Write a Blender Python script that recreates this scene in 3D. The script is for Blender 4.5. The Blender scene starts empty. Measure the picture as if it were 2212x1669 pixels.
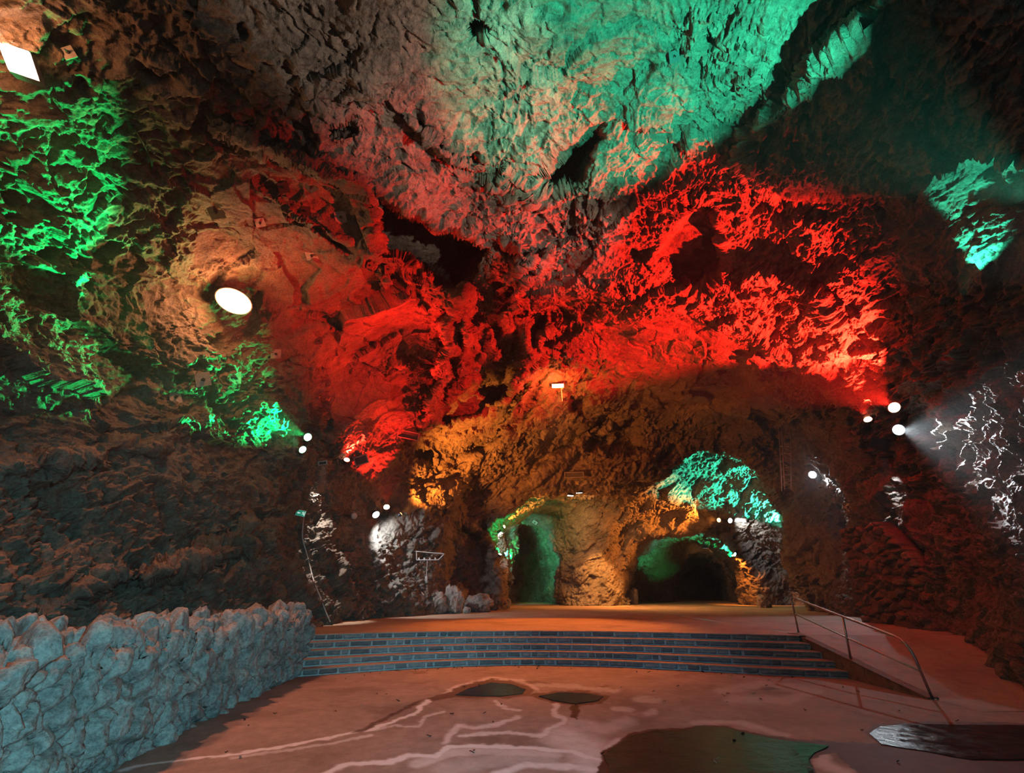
import bpy, bmesh, math, random, time
import numpy as np
from mathutils import Vector, Matrix, Quaternion
from mathutils.bvhtree import BVHTree
T0 = time.time()
S = bpy.context.scene
COL = S.collection
rnd = random.Random(7)

# ------------------------------------------------------------------ camera
W_, H_, F_ = 2212.0, 1669.0, 1013.0
PITCH = math.radians(23.4)
CAM = np.array([0.0, 0.0, 2.0])
CP, SP = math.cos(PITCH), math.sin(PITCH)
cam = bpy.data.cameras.new('camera'); camo = bpy.data.objects.new('camera', cam); COL.objects.link(camo)
cam.sensor_width = 36; cam.lens = F_ / W_ * 36; cam.clip_start = 0.05; cam.clip_end = 300
camo.location = CAM; camo.rotation_euler = (math.pi / 2 + PITCH, 0, 0)
S.camera = camo

# ------------------------------------------------------------------ view / world
S.view_settings.view_transform = 'Standard'; S.view_settings.look = 'None'
S.view_settings.gamma = 1; S.view_settings.exposure = 0.0; S.view_settings.use_curve_mapping = False
S.cycles.use_denoising = True; S.cycles.denoising_prefilter = 'ACCURATE'; S.cycles.use_adaptive_sampling = True; S.cycles.adaptive_threshold = .12; S.cycles.adaptive_min_samples = 16
S.cycles.max_bounces = 2; S.cycles.diffuse_bounces = 1; S.cycles.glossy_bounces = 1
S.cycles.transmission_bounces = 2; S.cycles.volume_bounces = 0
S.cycles.sample_clamp_indirect = 3.0; S.cycles.caustics_reflective = False; S.cycles.caustics_refractive = False
w = bpy.data.worlds.new('world'); S.world = w; w.use_nodes = True
w.node_tree.nodes['Background'].inputs[0].default_value = (0.30, 0.72, 0.75, 1)
w.node_tree.nodes['Background'].inputs[1].default_value = 0.22

def light(name, typ, loc, aim, power, col, radius=.12, size=60, blend=.3):
    l = bpy.data.lights.new(name, typ); l.energy = power; l.color = col
    if typ == 'AREA': l.shape = 'DISK'; l.size = radius * 2
    else: l.shadow_soft_size = radius
    if typ == 'SPOT': l.spot_size = math.radians(size); l.spot_blend = blend
    o = bpy.data.objects.new(name, l); COL.objects.link(o); o.location = loc
    d = Vector(aim) - Vector(loc)
    o.rotation_euler = d.to_track_quat('-Z', 'Y').to_euler()
    return o
light('rose_fill', 'SPOT', (3.5, -4.0, 3.0), (-8, 11, 3.5), 650, (1.0, .60, .52), .3, 70, .8)  # added fill without a lamp of its own, lifts the low left wall
GREEN = (0.0, 1.0, .20); TEAL = (0.04, 1.0, .60); RED = (1.0, .018, .008); WARM = (1.0, .42, .16)
AMBER = (1.0, .26, .03); COOL = (.80, .92, 1.0); PALE = (1.0, .80, .66)
# stage floodlights that stand behind the photographer, on the mouth side of the cave
light('stage_flood_teal', 'SPOT', (2.6, -3.5, 2.6), (-5, 9, .9), 5600, (.09, .46, .55), .3, 56, .7)
light('stage_flood_violet', 'SPOT', (5.2, -3.0, 5.0), (2.4, 7.2, 0), 360, (.38, .36, .85), .4, 66, .9)
light('stage_flood_blue', 'SPOT', (1.0, -3.0, 2.4), (.8, 15.5, .5), 3200, (.06, .36, .55), .3, 40, .8)

# ------------------------------------------------------------------ helpers
def ray(px, py):
    xc = (px - W_ / 2) / F_; yc = -(py - H_ / 2) / F_
    return np.array([xc, CP - yc * SP, SP + yc * CP])
def at(px, py, Y):
    d = ray(px, py); return CAM + d * (Y / d[1])
def onz(px, py, z):
    d = ray(px, py); return CAM + d * ((z - CAM[2]) / d[2])
def project(P):
    Q = P - CAM
    zc = Q[:, 1] * CP + Q[:, 2] * SP; yc = -Q[:, 1] * SP + Q[:, 2] * CP
    zs = np.where(zc > .05, zc, .05)
    return W_ / 2 + F_ * Q[:, 0] / zs, H_ / 2 - F_ * yc / zs, zc

def _h(ix, iy, iz, s):
    h = (ix * np.uint32(374761393) + iy * np.uint32(668265263) + iz * np.uint32(2147483647) + np.uint32(s * 974711 & 0xffffffff))
    h = (h ^ (h >> np.uint32(13))) * np.uint32(1274126177)
    h = (h ^ (h >> np.uint32(16))) * np.uint32(2246822519)
    return h ^ (h >> np.uint32(15))
def noise(P, sc=1.0, seed=0):
    """gradient noise, about -1..1"""
    out = np.empty(len(P), np.float32); CH = 400000
    for a in range(0, len(P), CH):
        p = (P[a:a + CH] * sc + 1000.0)
        f0 = np.floor(p); f = (p - f0).astype(np.float32); i = f0.astype(np.int64).astype(np.uint32)
        u = f * f * f * (f * (f * 6 - 15) + 10); r = 0
        for dx in (0, 1):
            for dy in (0, 1):
                for dz in (0, 1):
                    h = _h(i[:, 0] + np.uint32(dx), i[:, 1] + np.uint32(dy), i[:, 2] + np.uint32(dz), seed)
                    gx = (h & np.uint32(1023)).astype(np.float32) / 511.5 - 1
                    gy = ((h >> np.uint32(10)) & np.uint32(1023)).astype(np.float32) / 511.5 - 1
                    gz = ((h >> np.uint32(20)) & np.uint32(1023)).astype(np.float32) / 511.5 - 1
                    g = gx * (f[:, 0] - dx) + gy * (f[:, 1] - dy) + gz * (f[:, 2] - dz)
                    wx = u[:, 0] if dx else 1 - u[:, 0]; wy = u[:, 1] if dy else 1 - u[:, 1]; wz = u[:, 2] if dz else 1 - u[:, 2]
                    r = r + g * wx * wy * wz
        out[a:a + CH] = r * 1.6
    return out
def worley(P, sc=1.0, seed=0):
    """F1, F2 and id of the nearest cell"""
    n = len(P); F1 = np.full(n, 9., np.float32); F2 = np.full(n, 9., np.float32); ID = np.zeros(n, np.uint32)
    p = P * sc + 1000.0; f0 = np.floor(p); f = (p - f0).astype(np.float32); i = f0.astype(np.int64).astype(np.uint32)
    for dx in (-1, 0, 1):
        for dy in (-1, 0, 1):
            for dz in (-1, 0, 1):
                h = _h(i[:, 0] + np.uint32(dx & 0xffffffff), i[:, 1] + np.uint32(dy & 0xffffffff), i[:, 2] + np.uint32(dz & 0xffffffff), seed)
                a = (h & np.uint32(1023)).astype(np.float32) / 1023; b = ((h >> np.uint32(10)) & np.uint32(1023)).astype(np.float32) / 1023
                c = ((h >> np.uint32(20)) & np.uint32(1023)).astype(np.float32) / 1023
                d = (dx + a - f[:, 0]) ** 2 + (dy + b - f[:, 1]) ** 2 + (dz + c - f[:, 2]) ** 2
                m = d < F1
                F2 = np.where(m, F1, np.minimum(F2, d)); F1 = np.where(m, d, F1); ID = np.where(m, h, ID)
    return np.sqrt(F1), np.sqrt(F2), (ID >> np.uint32(7)).astype(np.float32) / float(1 << 25)
def facets(P, sc, seed):
    """height of broken, tilted facets (-.5...5): every cell is a plane of its own"""
    n = len(P); F1 = np.full(n, 9., np.float32); out = np.zeros(n, np.float32)
    p = P * sc + 1000.0; f0 = np.floor(p); f = (p - f0).astype(np.float32); i = f0.astype(np.int64).astype(np.uint32)
    for dx in (-1, 0, 1):
        for dy in (-1, 0, 1):
            for dz in (-1, 0, 1):
                h = _h(i[:, 0] + np.uint32(dx & 0xffffffff), i[:, 1] + np.uint32(dy & 0xffffffff), i[:, 2] + np.uint32(dz & 0xffffffff), seed)
                ax = dx + (h & np.uint32(255)).astype(np.float32) / 255 - f[:, 0]; ay = dy + ((h >> np.uint32(8)) & np.uint32(255)).astype(np.float32) / 255 - f[:, 1]
                az = dz + ((h >> np.uint32(16)) & np.uint32(255)).astype(np.float32) / 255 - f[:, 2]
                d = ax * ax + ay * ay + az * az; m = d < F1
                k = h * np.uint32(2654435761)
                tx = (k & np.uint32(255)).astype(np.float32) / 127.5 - 1; ty = ((k >> np.uint32(8)) & np.uint32(255)).astype(np.float32) / 127.5 - 1
                tz = ((k >> np.uint32(16)) & np.uint32(255)).astype(np.float32) / 127.5 - 1; c0 = ((k >> np.uint32(24)) & np.uint32(255)).astype(np.float32) / 255 - .5
                v = (ax * tx + ay * ty + az * tz) * .8 + c0 * .5
                F1 = np.where(m, d, F1); out = np.where(m, v, out)
    return out
def smin(a, b, k):
    h = np.clip(.5 + .5 * (b - a) / k, 0, 1); return b + (a - b) * h - k * h * (1 - h)
def smax(a, b, k): return -smin(-a, -b, k)
def sstep(a, b, x):
    t = np.clip((x - a) / (b - a), 0, 1); return t * t * (3 - 2 * t)
def lerp1(y, pts):
    xs, ys = zip(*pts); return np.interp(y, xs, ys)

def np_mesh(name, V, Q, mat, parent=None, smooth=True, tris=False):
    me = bpy.data.meshes.new(name); k = 3 if tris else 4
    V = np.ascontiguousarray(V, np.float32); Q = np.ascontiguousarray(Q, np.int32)
    me.vertices.add(len(V)); me.vertices.foreach_set('co', V.ravel())
    me.loops.add(len(Q) * k); me.loops.foreach_set('vertex_index', Q.ravel())
    me.polygons.add(len(Q)); me.polygons.foreach_set('loop_start', np.arange(0, len(Q) * k, k, dtype=np.int32))
    me.polygons.foreach_set('use_smooth', np.full(len(Q), smooth))
    me.update(calc_edges=True)
    if mat: me.materials.append(mat)
    o = bpy.data.objects.new(name, me); COL.objects.link(o)
    if parent: o.parent = parent
    return o
def add_attr(o, name, vals):
    a = o.data.attributes.new(name, 'FLOAT', 'POINT'); a.data.foreach_set('value', np.ascontiguousarray(vals, np.float32))
def struct(o): o['kind'] = 'structure'; return o
def tag(o, label, cat, group=None):
    o['label'] = label; o['category'] = cat
    if group: o['group'] = group
    return o
def empty(name, loc, label, cat, group=None, rot=None):
    o = bpy.data.objects.new(name, None); COL.objects.link(o); o.location = loc; o.empty_display_size = .1
    if rot is not None: o.rotation_euler = rot
    return tag(o, label, cat, group)
def bm_obj(name, bm, mat, parent=None, smooth=False):
    me = bpy.data.meshes.new(name); bm.to_mesh(me); bm.free()
    for p in me.polygons: p.use_smooth = smooth
    if mat: me.materials.append(mat)
    o = bpy.data.objects.new(name, me); COL.objects.link(o)
    if parent: o.parent = parent
    return o
def box(bm, c, s, rot=None, bev=0):
    m = Matrix.Translation(c) @ (rot.to_4x4() if rot is not None else Matrix.Identity(4)) @ Matrix.Diagonal((*s, 1))
    r = bmesh.ops.create_cube(bm, size=1, matrix=m)
    if bev:
        es = list({e for v in r['verts'] for e in v.link_edges})
        bmesh.ops.bevel(bm, geom=es, offset=bev, segments=2, affect='EDGES')
def tube(bm, pts, r, seg=10):
    """swept tube with capped ends along a polyline"""
    pts = [Vector(p) for p in pts]; rings = []
    t0 = (pts[1] - pts[0]).normalized(); up = Vector((0, 0, 1)) if abs(t0.z) < .9 else Vector((1, 0, 0))
    n = t0.cross(up).normalized()
    for i, p in enumerate(pts):
        a = pts[max(i - 1, 0)]; b = pts[min(i + 1, len(pts) - 1)]; t = (b - a).normalized()
        n = (n - t * n.dot(t)).normalized(); bnv = t.cross(n)
        rings.append([bm.verts.new(p + (n * math.cos(k * 2 * math.pi / seg) + bnv * math.sin(k * 2 * math.pi / seg)) * r) for k in range(seg)])
    for A, B in zip(rings, rings[1:]):
        for k in range(seg): bm.faces.new((A[k], A[(k + 1) % seg], B[(k + 1) % seg], B[k]))
    bm.faces.new(rings[0][::-1]); bm.faces.new(rings[-1])
def cyl(bm, a, b, r, seg=16): tube(bm, [a, b], r, seg)

# ------------------------------------------------------------------ materials
def new_mat(name):
    m = bpy.data.materials.new(name); m.use_nodes = True
    nt = m.node_tree; b = nt.nodes['Principled BSDF']; return m, nt, b
def N(nt, t, **kw):
    n = nt.nodes.new(t)
    for k, v in kw.items(): setattr(n, k, v)
    return n
def ramp(nt, fac, stops):
    r = N(nt, 'ShaderNodeValToRGB'); e = r.color_ramp.elements
    e[0].position, e[0].color = stops[0][0], (*stops[0][1], 1); e[1].position, e[1].color = stops[-1][0], (*stops[-1][1], 1)
    for p, c in stops[1:-1]:
        x = e.new(p); x.color = (*c, 1)
    nt.links.new(fac, r.inputs[0]); return r.outputs[0]
def noise_n(nt, vec, sc, det=6, rough=.6, dist=0, typ='FBM'):
    n = N(nt, 'ShaderNodeTexNoise'); n.inputs['Scale'].default_value = sc; n.inputs['Detail'].default_value = det
    n.inputs['Roughness'].default_value = rough; n.inputs['Distortion'].default_value = dist
    if typ != 'FBM': n.noise_type = typ
    nt.links.new(vec, n.inputs['Vector']); return n.outputs[0]
def mathn(nt, op, a, b=None, c=None):
    n = N(nt, 'ShaderNodeMath', operation=op)
    for i, v in enumerate((a, b, c)):
        if v is None: continue
        if isinstance(v, (int, float)): n.inputs[i].default_value = v
        else: nt.links.new(v, n.inputs[i])
    return n.outputs[0]
def mixc(nt, f, a, b, mode='MIX'):
    n = N(nt, 'ShaderNodeMix', data_type='RGBA', blend_type=mode)
    for s, v in ((0, f), (6, a), (7, b)):
        if isinstance(v, (int, float)): n.inputs[s].default_value = v
        elif isinstance(v, tuple): n.inputs[s].default_value = (*v, 1)
        else: nt.links.new(v, n.inputs[s])
    return n.outputs[2]
def bump(nt, b, h, strength, dist, prev=None):
    n = N(nt, 'ShaderNodeBump'); n.inputs['Strength'].default_value = strength; n.inputs['Distance'].default_value = dist
    nt.links.new(h, n.inputs['Height'])
    if prev is not None: nt.links.new(prev, n.inputs['Normal'])
    nt.links.new(n.outputs[0], b.inputs['Normal']); return n.outputs[0]
def simple(name, col, rough=.5, metal=0, emit=None, es=0, scale=30, var=.25):
    m, nt, b = new_mat(name)
    b.inputs['Roughness'].default_value = rough; b.inputs['Metallic'].default_value = metal
    if emit:
        b.inputs['Base Color'].default_value = (*col, 1)
        b.inputs['Emission Color'].default_value = (*emit, 1); b.inputs['Emission Strength'].default_value = es
    else:
        tc = N(nt, 'ShaderNodeTexCoord'); n = noise_n(nt, tc.outputs['Object'], scale, 5, .6)
        lo = tuple(c * (1 - var) for c in col); hi = tuple(min(1, c * (1 + var)) for c in col)
        nt.links.new(ramp(nt, n, [(.3, lo), (.7, hi)]), b.inputs['Base Color'])
        bump(nt, b, n, .15, .004)
    return m
def rock_mat(name, c0, c1, c2, s=1.0, bumpd=.05):
    m, nt, b = new_mat(name)
    g = N(nt, 'ShaderNodeNewGeometry'); P = g.outputs['Position']
    big = noise_n(nt, P, .5 * s, 4, .6, .6); mid = noise_n(nt, P, 3.2 * s, 6, .68, .3); fine = noise_n(nt, P, 16 * s, 4, .7)
    col = ramp(nt, big, [(.3, c0), (.52, c1), (.72, c2)])
    k = ramp(nt, mid, [(.32, (.42, .42, .42)), (.5, (.95, .95, .95)), (.68, (1.25, 1.2, 1.15))])
    col = mixc(nt, 1.0, col, k, 'MULTIPLY')
    k2 = ramp(nt, fine, [(.35, (.6, .6, .6)), (.6, (1.1, 1.1, 1.1))])
    nt.links.new(mixc(nt, 1.0, col, k2, 'MULTIPLY'), b.inputs['Base Color'])
    nt.links.new(ramp(nt, mid, [(.3, (.55,) * 3), (.6, (.85,) * 3)]), b.inputs['Roughness'])
    h = mathn(nt, 'ADD', mathn(nt, 'MULTIPLY', mid, 1.0), mathn(nt, 'MULTIPLY', fine, .35))
    bump(nt, b, h, 1.0, bumpd)
    return m
M_ROCK = rock_mat('limestone_rock', (.088, .068, .052), (.15, .118, .092), (.20, .166, .132), bumpd=.09)

# ------------------------------------------------------------------ the cave: an air field, meshed, then weathered
RES = .22; FINE_Y = 24
gx = np.arange(-19, 31, RES); gy = np.arange(-9, 76, RES); gz = np.arange(-1.1, 18.5, RES)
def air_field():
    X, Y, Z = np.meshgrid(gx, gy, gz, indexing='ij', sparse=True)
    X = X.astype(np.float32); Y = Y.astype(np.float32); Z = Z.astype(np.float32)
    # main hall
    fl = lerp1(Y, [(-12, -8), (4, -7.2), (12, -6.9), (17.5, -6.6), (21, -7.0), (24, -6.3), (27.6, -4.9), (33, -2.6), (38, -.9), (50, -.5)])
    lean = lerp1(Y, [(0, 4.2), (12, 3.8), (18, 2.6), (24, 1.6), (30, .2), (38, -1.0)])
    xl = fl - lean * np.sin(np.clip(Z / 11, 0, 1) * math.pi * .62) + .5 * np.exp(-(Z / 1.2)) 
    fr = lerp1(Y, [(-12, 9), (4, 9.2), (10, 9.9), (16, 12.8), (22, 15.2), (28, 17.5), (34, 18.8), (50, 19.8)])
    rl = lerp1(Y, [(0, 3.0), (14, 3.0), (22, 1.6), (30, .6), (38, 0)])
    xr = fr + rl * np.sin(np.clip(Z / 11, 0, 1) * math.pi * .6)
    zt = lerp1(Y, [(-12, 14), (8, 14.3), (20, 14.8), (26, 14.2), (29, 13.8), (32, 13.2), (34, 13.0), (45, 13.0)])
    xc = lerp1(Y, [(0, .5), (20, 2.5), (30, 9.0), (38, 11.5)])
    curv = lerp1(Y, [(0, .030), (22, .026), (30, .026), (34, .022)])
    zt = zt - curv * (X - xc) ** 2
    hall = smin(smin(X - xl, xr - X, 2.2), zt - Z, 2.6)
    hall = smin(hall, 33.0 - Y, 1.5)
    # inner chamber with its high dome to the right
    zc = 8.7 + 4.6 * np.exp(-(np.abs(X - 16.5) / 4.8) ** 3 - ((Y - 35.5) / 5.0) ** 2) - .02 * (X - 7) ** 2 - .05 * (Y - 37) 
    zc = np.where(X < 4, zc - .045 * (4 - X) ** 2 * 1.0, zc)
    cham = smin(smin(X + .9 + .05 * (Z - 3) ** 2 * (Z > 3), 23.4 - X - .20 * np.clip(Z, 0, 12), 1.5), zc - Z, 1.6)
    cham = smin(cham, smin(Y - 27, 42.5 - Y, 1.0), 1.0)
    air = smax(hall, cham, .8)
    # left inner passage
    px = 1.9 - .12 * (Y - 42)
    pl = 1 - np.sqrt(((X - px) / 2.5) ** 2 + (np.clip(Z - 2.5, 0, 99) / 5.6) ** 2)
    pl = smin(pl * 2.3, smin(Y - 36, 55 - Y, 1), .8)
    air = smax(air, pl, .5)
    # right inner passage, then a smaller tunnel
    px = 14.8 + .30 * (Y - 42)
    pr = 1 - np.sqrt((np.abs(X - px) / 5.4) ** 2 + (np.clip(Z - 1.5, 0, 99) / 5.3) ** 2)
    pr = smin(pr * 4.5, smin(Y - 36, 54 - Y, 1), .8)
    air = smax(air, pr, .5)
    px = 20.0 + .35 * (Y - 54)
    pq = 1 - np.sqrt((np.abs(X - px) / 3.4) ** 2 + (np.clip(Z - 1.5, 0, 99) / 3.8) ** 2)
    pq = smin(pq * 3, smin(Y - 47, 72 - Y, 1), .6)
    air = smax(air, pq, .5)
    px = 13.0 + .05 * (Y - 54)
    pq = 1 - np.sqrt((np.abs(X - px) / 2.0) ** 2 + (np.clip(Z - 1.5, 0, 99) / 2.8) ** 2)
    pq = smin(pq * 3, smin(Y - 47, 62 - Y, 1), .6)
    air = smax(air, pq, .5)
    # the big pillar between the two passages
    rad = 1.9 + .12 * (Z - 3) ** 2 * (Z > 3) * .5 + .25 * np.exp(-Z / 1.0)
    col = np.sqrt(((X - 6.9) / 1.05) ** 2 + (np.clip(np.abs(Y - 44.5) - 1.5, 0, 99)) ** 2) - rad
    air = smin(air, col, .8)
    # right-hand rock mass that hangs in front of the chamber's side
    mass = np.sqrt(((X - 20.5) / 2.6) ** 2 + ((Y - 31.0) / 4.2) ** 2 + ((Z - 3.0) / 5.2) ** 2) - 1
    air = smin(air, mass * 3.0, .8)
    # mouth of the cave towards the camera side stays open
    XX, YY, ZZ = np.broadcast_arrays(X, Y, Z)
    P = np.stack([XX.ravel(), YY.ravel(), ZZ.ravel()], 1)
    n = np.zeros(len(P), np.float32); near = np.abs(air.ravel()) < 2.2
    Pn = P[near]
    n[near] = 0.75 * noise(Pn, .17, 1) + .42 * noise(Pn * np.array([1, 1, 1.25]), .42, 2)
    air = air + n.reshape(air.shape)
    return air
def surface_nets(A):
    neg = A < 0; nx, ny, nz = A.shape
    c = np.zeros((nx - 1, ny - 1, nz - 1), np.uint8)
    for i in (0, 1):
        for j in (0, 1):
            for k in (0, 1): c += neg[i:nx - 1 + i, j:ny - 1 + j, k:nz - 1 + k]
    act = (c > 0) & (c < 8); I = np.argwhere(act); idx = np.full(act.shape, -1, np.int64); idx[act] = np.arange(len(I))
    s = np.zeros((len(I), 3)); cnt = np.zeros(len(I))
    for ax in range(3):
        o1, o2 = [a for a in range(3) if a != ax]
        for u in (0, 1):
            for v in (0, 1):
                a = I.copy(); a[:, o1] += u; a[:, o2] += v; b = a.copy(); b[:, ax] += 1
                va = A[a[:, 0], a[:, 1], a[:, 2]]; vb = A[b[:, 0], b[:, 1], b[:, 2]]
                m = (va < 0) != (vb < 0); t = np.where(m, va / np.where(m, va - vb, 1), 0)
                p = a.astype(float); p[:, ax] += t; s += p * m[:, None]; cnt += m
    V = s / cnt[:, None]; V = np.stack([gx[0] + V[:, 0] * RES, gy[0] + V[:, 1] * RES, gz[0] + V[:, 2] * RES], 1)
    Q = []
    for ax in range(3):
        o1, o2 = (ax + 1) % 3, (ax + 2) % 3
        sl0 = [slice(None)] * 3; sl1 = [slice(None)] * 3; sl0[ax] = slice(0, -1); sl1[ax] = slice(1, None)
        ch = neg[tuple(sl0)] != neg[tuple(sl1)]; E = np.argwhere(ch)
        ok = (E[:, o1] > 0) & (E[:, o2] > 0) & (E[:, o1] < A.shape[o1] - 1) & (E[:, o2] < A.shape[o2] - 1); E = E[ok]
        def cell(du, dv):
            e = E.copy(); e[:, o1] -= du; e[:, o2] -= dv; return idx[e[:, 0], e[:, 1], e[:, 2]]
        q = np.stack([cell(1, 1), cell(0, 1), cell(0, 0), cell(1, 0)], 1)
        n0 = neg[E[:, 0], E[:, 1], E[:, 2]]; q[~n0] = q[~n0][:, ::-1]
        Q.append(q)
    return V, np.concatenate(Q)
def normals(V, Q):
    n = np.cross(V[Q[:, 2]] - V[Q[:, 0]], V[Q[:, 3]] - V[Q[:, 1]]); N_ = np.zeros_like(V)
    for k in range(4):
        for a in range(3): N_[:, a] += np.bincount(Q[:, k], n[:, a], len(V))
    return N_ / np.maximum(np.linalg.norm(N_, axis=1, keepdims=True), 1e-9)
def smooth_mesh(V, Q, it=1, f=.5):
    for _ in range(it):
        s = np.zeros_like(V); c = np.zeros(len(V))
        for k in range(4):
            a, b = Q[:, k], Q[:, (k + 1) % 4]
            for x, y in ((a, b), (b, a)):
                c += np.bincount(x, minlength=len(V))
                for d in range(3): s[:, d] += np.bincount(x, V[y, d], len(V))
        V = V * (1 - f) + f * s / np.maximum(c, 1)[:, None]
    return V
def subdiv(V, Q):
    E = np.concatenate([Q[:, [k, (k + 1) % 4]] for k in range(4)]); E.sort(axis=1)
    key = E[:, 0].astype(np.int64) * len(V) + E[:, 1]; u, inv = np.unique(key, return_inverse=True)
    ev = (V[u // len(V)] + V[u % len(V)]) / 2; fv = V[Q].mean(1); n = len(V); nf = len(Q)
    e = inv.reshape(4, nf).T + n; f = np.arange(nf) + n + len(u)
    NQ = np.concatenate([np.stack([Q[:, k], e[:, k], f, e[:, (k - 1) % 4]], 1) for k in range(4)])
    return np.concatenate([V, ev, fv]), NQ
def seg_dist(px, py, pts):
    """distance in pixels to a polyline, and how far along it (0..1)"""
    D = np.full(len(px), 1e9); Tt = np.zeros(len(px)); n = len(pts) - 1
    for i, ((x0, y0), (x1, y1)) in enumerate(zip(pts, pts[1:])):
        dx, dy = x1 - x0, y1 - y0; t = np.clip(((px - x0) * dx + (py - y0) * dy) / (dx * dx + dy * dy), 0, 1)
        d = np.hypot(px - x0 - t * dx, py - y0 - t * dy); m = d < D; D[m] = d[m]; Tt[m] = (i + t[m]) / n
    return D, Tt
def inpoly(px, py, pts):
    r = np.zeros(len(px), bool); n = len(pts)
    for i in range(n):
        x0, y0 = pts[i]; x1, y1 = pts[(i + 1) % n]
        if y0 == y1: continue
        c = ((y0 > py) != (y1 > py)) & (px < (x1 - x0) * (py - y0) / (y1 - y0) + x0); r ^= c
    return r
def poly_sd(px, py, pts):
    d, _ = seg_dist(px, py, list(pts) + [pts[0]]); return np.where(inpoly(px, py, pts), -d, d)

# hollows, slabs and ridges of the rock face: outline as seen from the stand, depth in metres (+ = into the rock)
HOLLOWS = [
 ([(1150,385),(1195,330),(1230,300),(1300,262),(1312,300),(1290,345),(1250,395),(1190,420)], 3.4, 22, 36),
 ([(800,405),(850,430),(935,478),(1005,500),(1060,530),(1040,560),(1015,600),(985,650),(930,600),(860,560),(815,540),(795,480)], 5.0, 24, 40),
 ([(1430,520),(1490,440),(1530,432),(1560,500),(1565,590),(1520,628),(1460,590),(1420,560)], 1.3, 14, 36),
 ([(1225,850),(1275,850),(1268,905),(1228,890)], 1.3, 15, 40),
 ([(1320,900),(1385,900),(1390,965),(1330,985),(1255,975)], 1.6, 18, 40),
 ([(640,195),(675,190),(690,215),(665,222)], 1.0, 10, 30),
 ([(700,270),(760,262),(775,290),(725,300)], 1.0, 12, 30),
 ([(860,960),(905,950),(940,985),(930,1010),(870,990)], .9, 14, 40),
 ([(960,1130),(1060,1130),(1075,1300),(1010,1300),(955,1260)], 2.0, 26, 40),
 ([(1000,60),(1045,40),(1060,75),(1015,90)], .7, 14, 30),
 ([(1025,770),(1085,765),(1110,830),(1075,890),(1020,850)], 1.2, 18, 40),
]
RIDGES = [   # (points, half width px, height towards the room in metres)
 ([(985,650),(968,720),(960,800),(935,880),(925,920)], 20, 2.27),
 ([(1005,690),(1010,740),(1000,800),(975,860)], 15, 1.57),
 ([(1040,760),(1015,720),(1000,680)], 10, 1.22),
 ([(1060,720),(1075,780),(1060,830)], 14, 1.57),
 ([(1125,690),(1140,740),(1130,800),(1115,830)], 20, 2.45),
 ([(1180,690),(1170,740),(1165,790)], 12, 1.40),
 ([(1185,560),(1130,620),(1100,680),(1090,740)], 16, 1.93),
 ([(1100,520),(1140,560),(1080,640)], 14, 1.57),
 ([(1050,880),(1085,880),(1110,850),(1115,820)], 7, 1.05),
 ([(1090,920),(1110,890),(1130,855),(1160,835)], 9, 1.40),
 ([(930,900),(970,920),(1010,900),(1040,890)], 9, 1.05),
 ([(870,1130),(930,1075),(1040,1005),(1110,960),(1200,905),(1290,850),(1345,840)], 42, 1.2),
 ([(1110,1060),(1180,1000),(1230,975),(1320,955)], 20, .8),
 ([(600,430),(640,470),(680,500),(760,520)], 8, .5),
 ([(480,280),(600,330),(740,385),(860,455)], 16, 1.0),
 ([(690,1010),(668,1090),(700,1190),(745,1290),(775,1330)], 22, .7),
 ([(880,260),(960,330),(1060,370),(1140,430)], 16, .6),
 ([(1600,585),(1680,600),(1760,640),(1800,700),(1870,760)], 16, .6),
 ([(0,1010),(150,995),(330,960),(420,900)], 26, .7),
 ([(330,1260),(420,1200),(560,1160),(640,1110)], 26, .8),
 ([(90,1330),(230,1250),(400,1230),(520,1180)], 22, .6),
]
CRACKS = [   # narrow clefts
 ([(1345,885),(1270,925),(1190,975),(1150,1010),(1115,1055)], 11, 1.1),
 ([(560,400),(600,430),(640,480),(700,505),(790,560),(830,600),(900,640)], 5, .5),
 ([(640,680),(740,700),(840,760),(900,800)], 4, .3),
 ([(1060,365),(1100,400),(1150,450)], 8, .6), ([(900,260),(960,310),(1030,350)], 7, .5),
 ([(560,860),(600,780),(640,770),(700,800)], 7, .5),
 ([(700,880),(705,960),(715,1000)], 9, .5),
]
def sculpt(V):
    px, py, zc = project(V); D = V - CAM; L = np.linalg.norm(D, axis=1); D /= L[:, None]
    ok = (zc > 2); off = np.zeros(len(V)); wob = noise(V, .9, 11) * 14; wob2 = noise(V, .9, 12) * 14
    px = px + wob; py = py + wob2
    for pts, dep, soft, ymax in HOLLOWS:
        xs, ys = zip(*pts); m = ok & (V[:, 1] < ymax) & (px > min(xs) - 60) & (px < max(xs) + 60) & (py > min(ys) - 60) & (py < max(ys) + 60)
        if m.any(): sd = poly_sd(px[m], py[m], pts); off[m] += dep * sstep(4, -soft, sd)
    for lst, sg in ((RIDGES, -1), (CRACKS, 1)):
        for pts, wd, h in lst:
            xs, ys = zip(*pts); m = ok & (V[:, 1] < 36) & (px > min(xs) - 3 * wd) & (px < max(xs) + 3 * wd) & (py > min(ys) - 3 * wd) & (py < max(ys) + 3 * wd)
            if not m.any(): continue
            d, t = seg_dist(px[m], py[m], pts); off[m] += sg * h * np.clip(1 - (d / wd) ** 2, 0, 1) ** .75 * (.35 + .65 * np.sin(np.clip(t, .04, .96) * math.pi))
    # the dark mass that hangs over the right side, its lip running up to the top of the view
    lip = [(1960,-80),(1880,0),(1800,80),(1700,180),(1640,240),(1605,300),(1590,350),(1640,420),(1800,420),(2500,300),(2500,-80)]
    m = ok & (px > 1500) & (py < 500) & (V[:, 1] < 36)
    off[m] -= 1.5 * sstep(8, -26, poly_sd(px[m], py[m], lip))
    return V + D * off[:, None]
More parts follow.
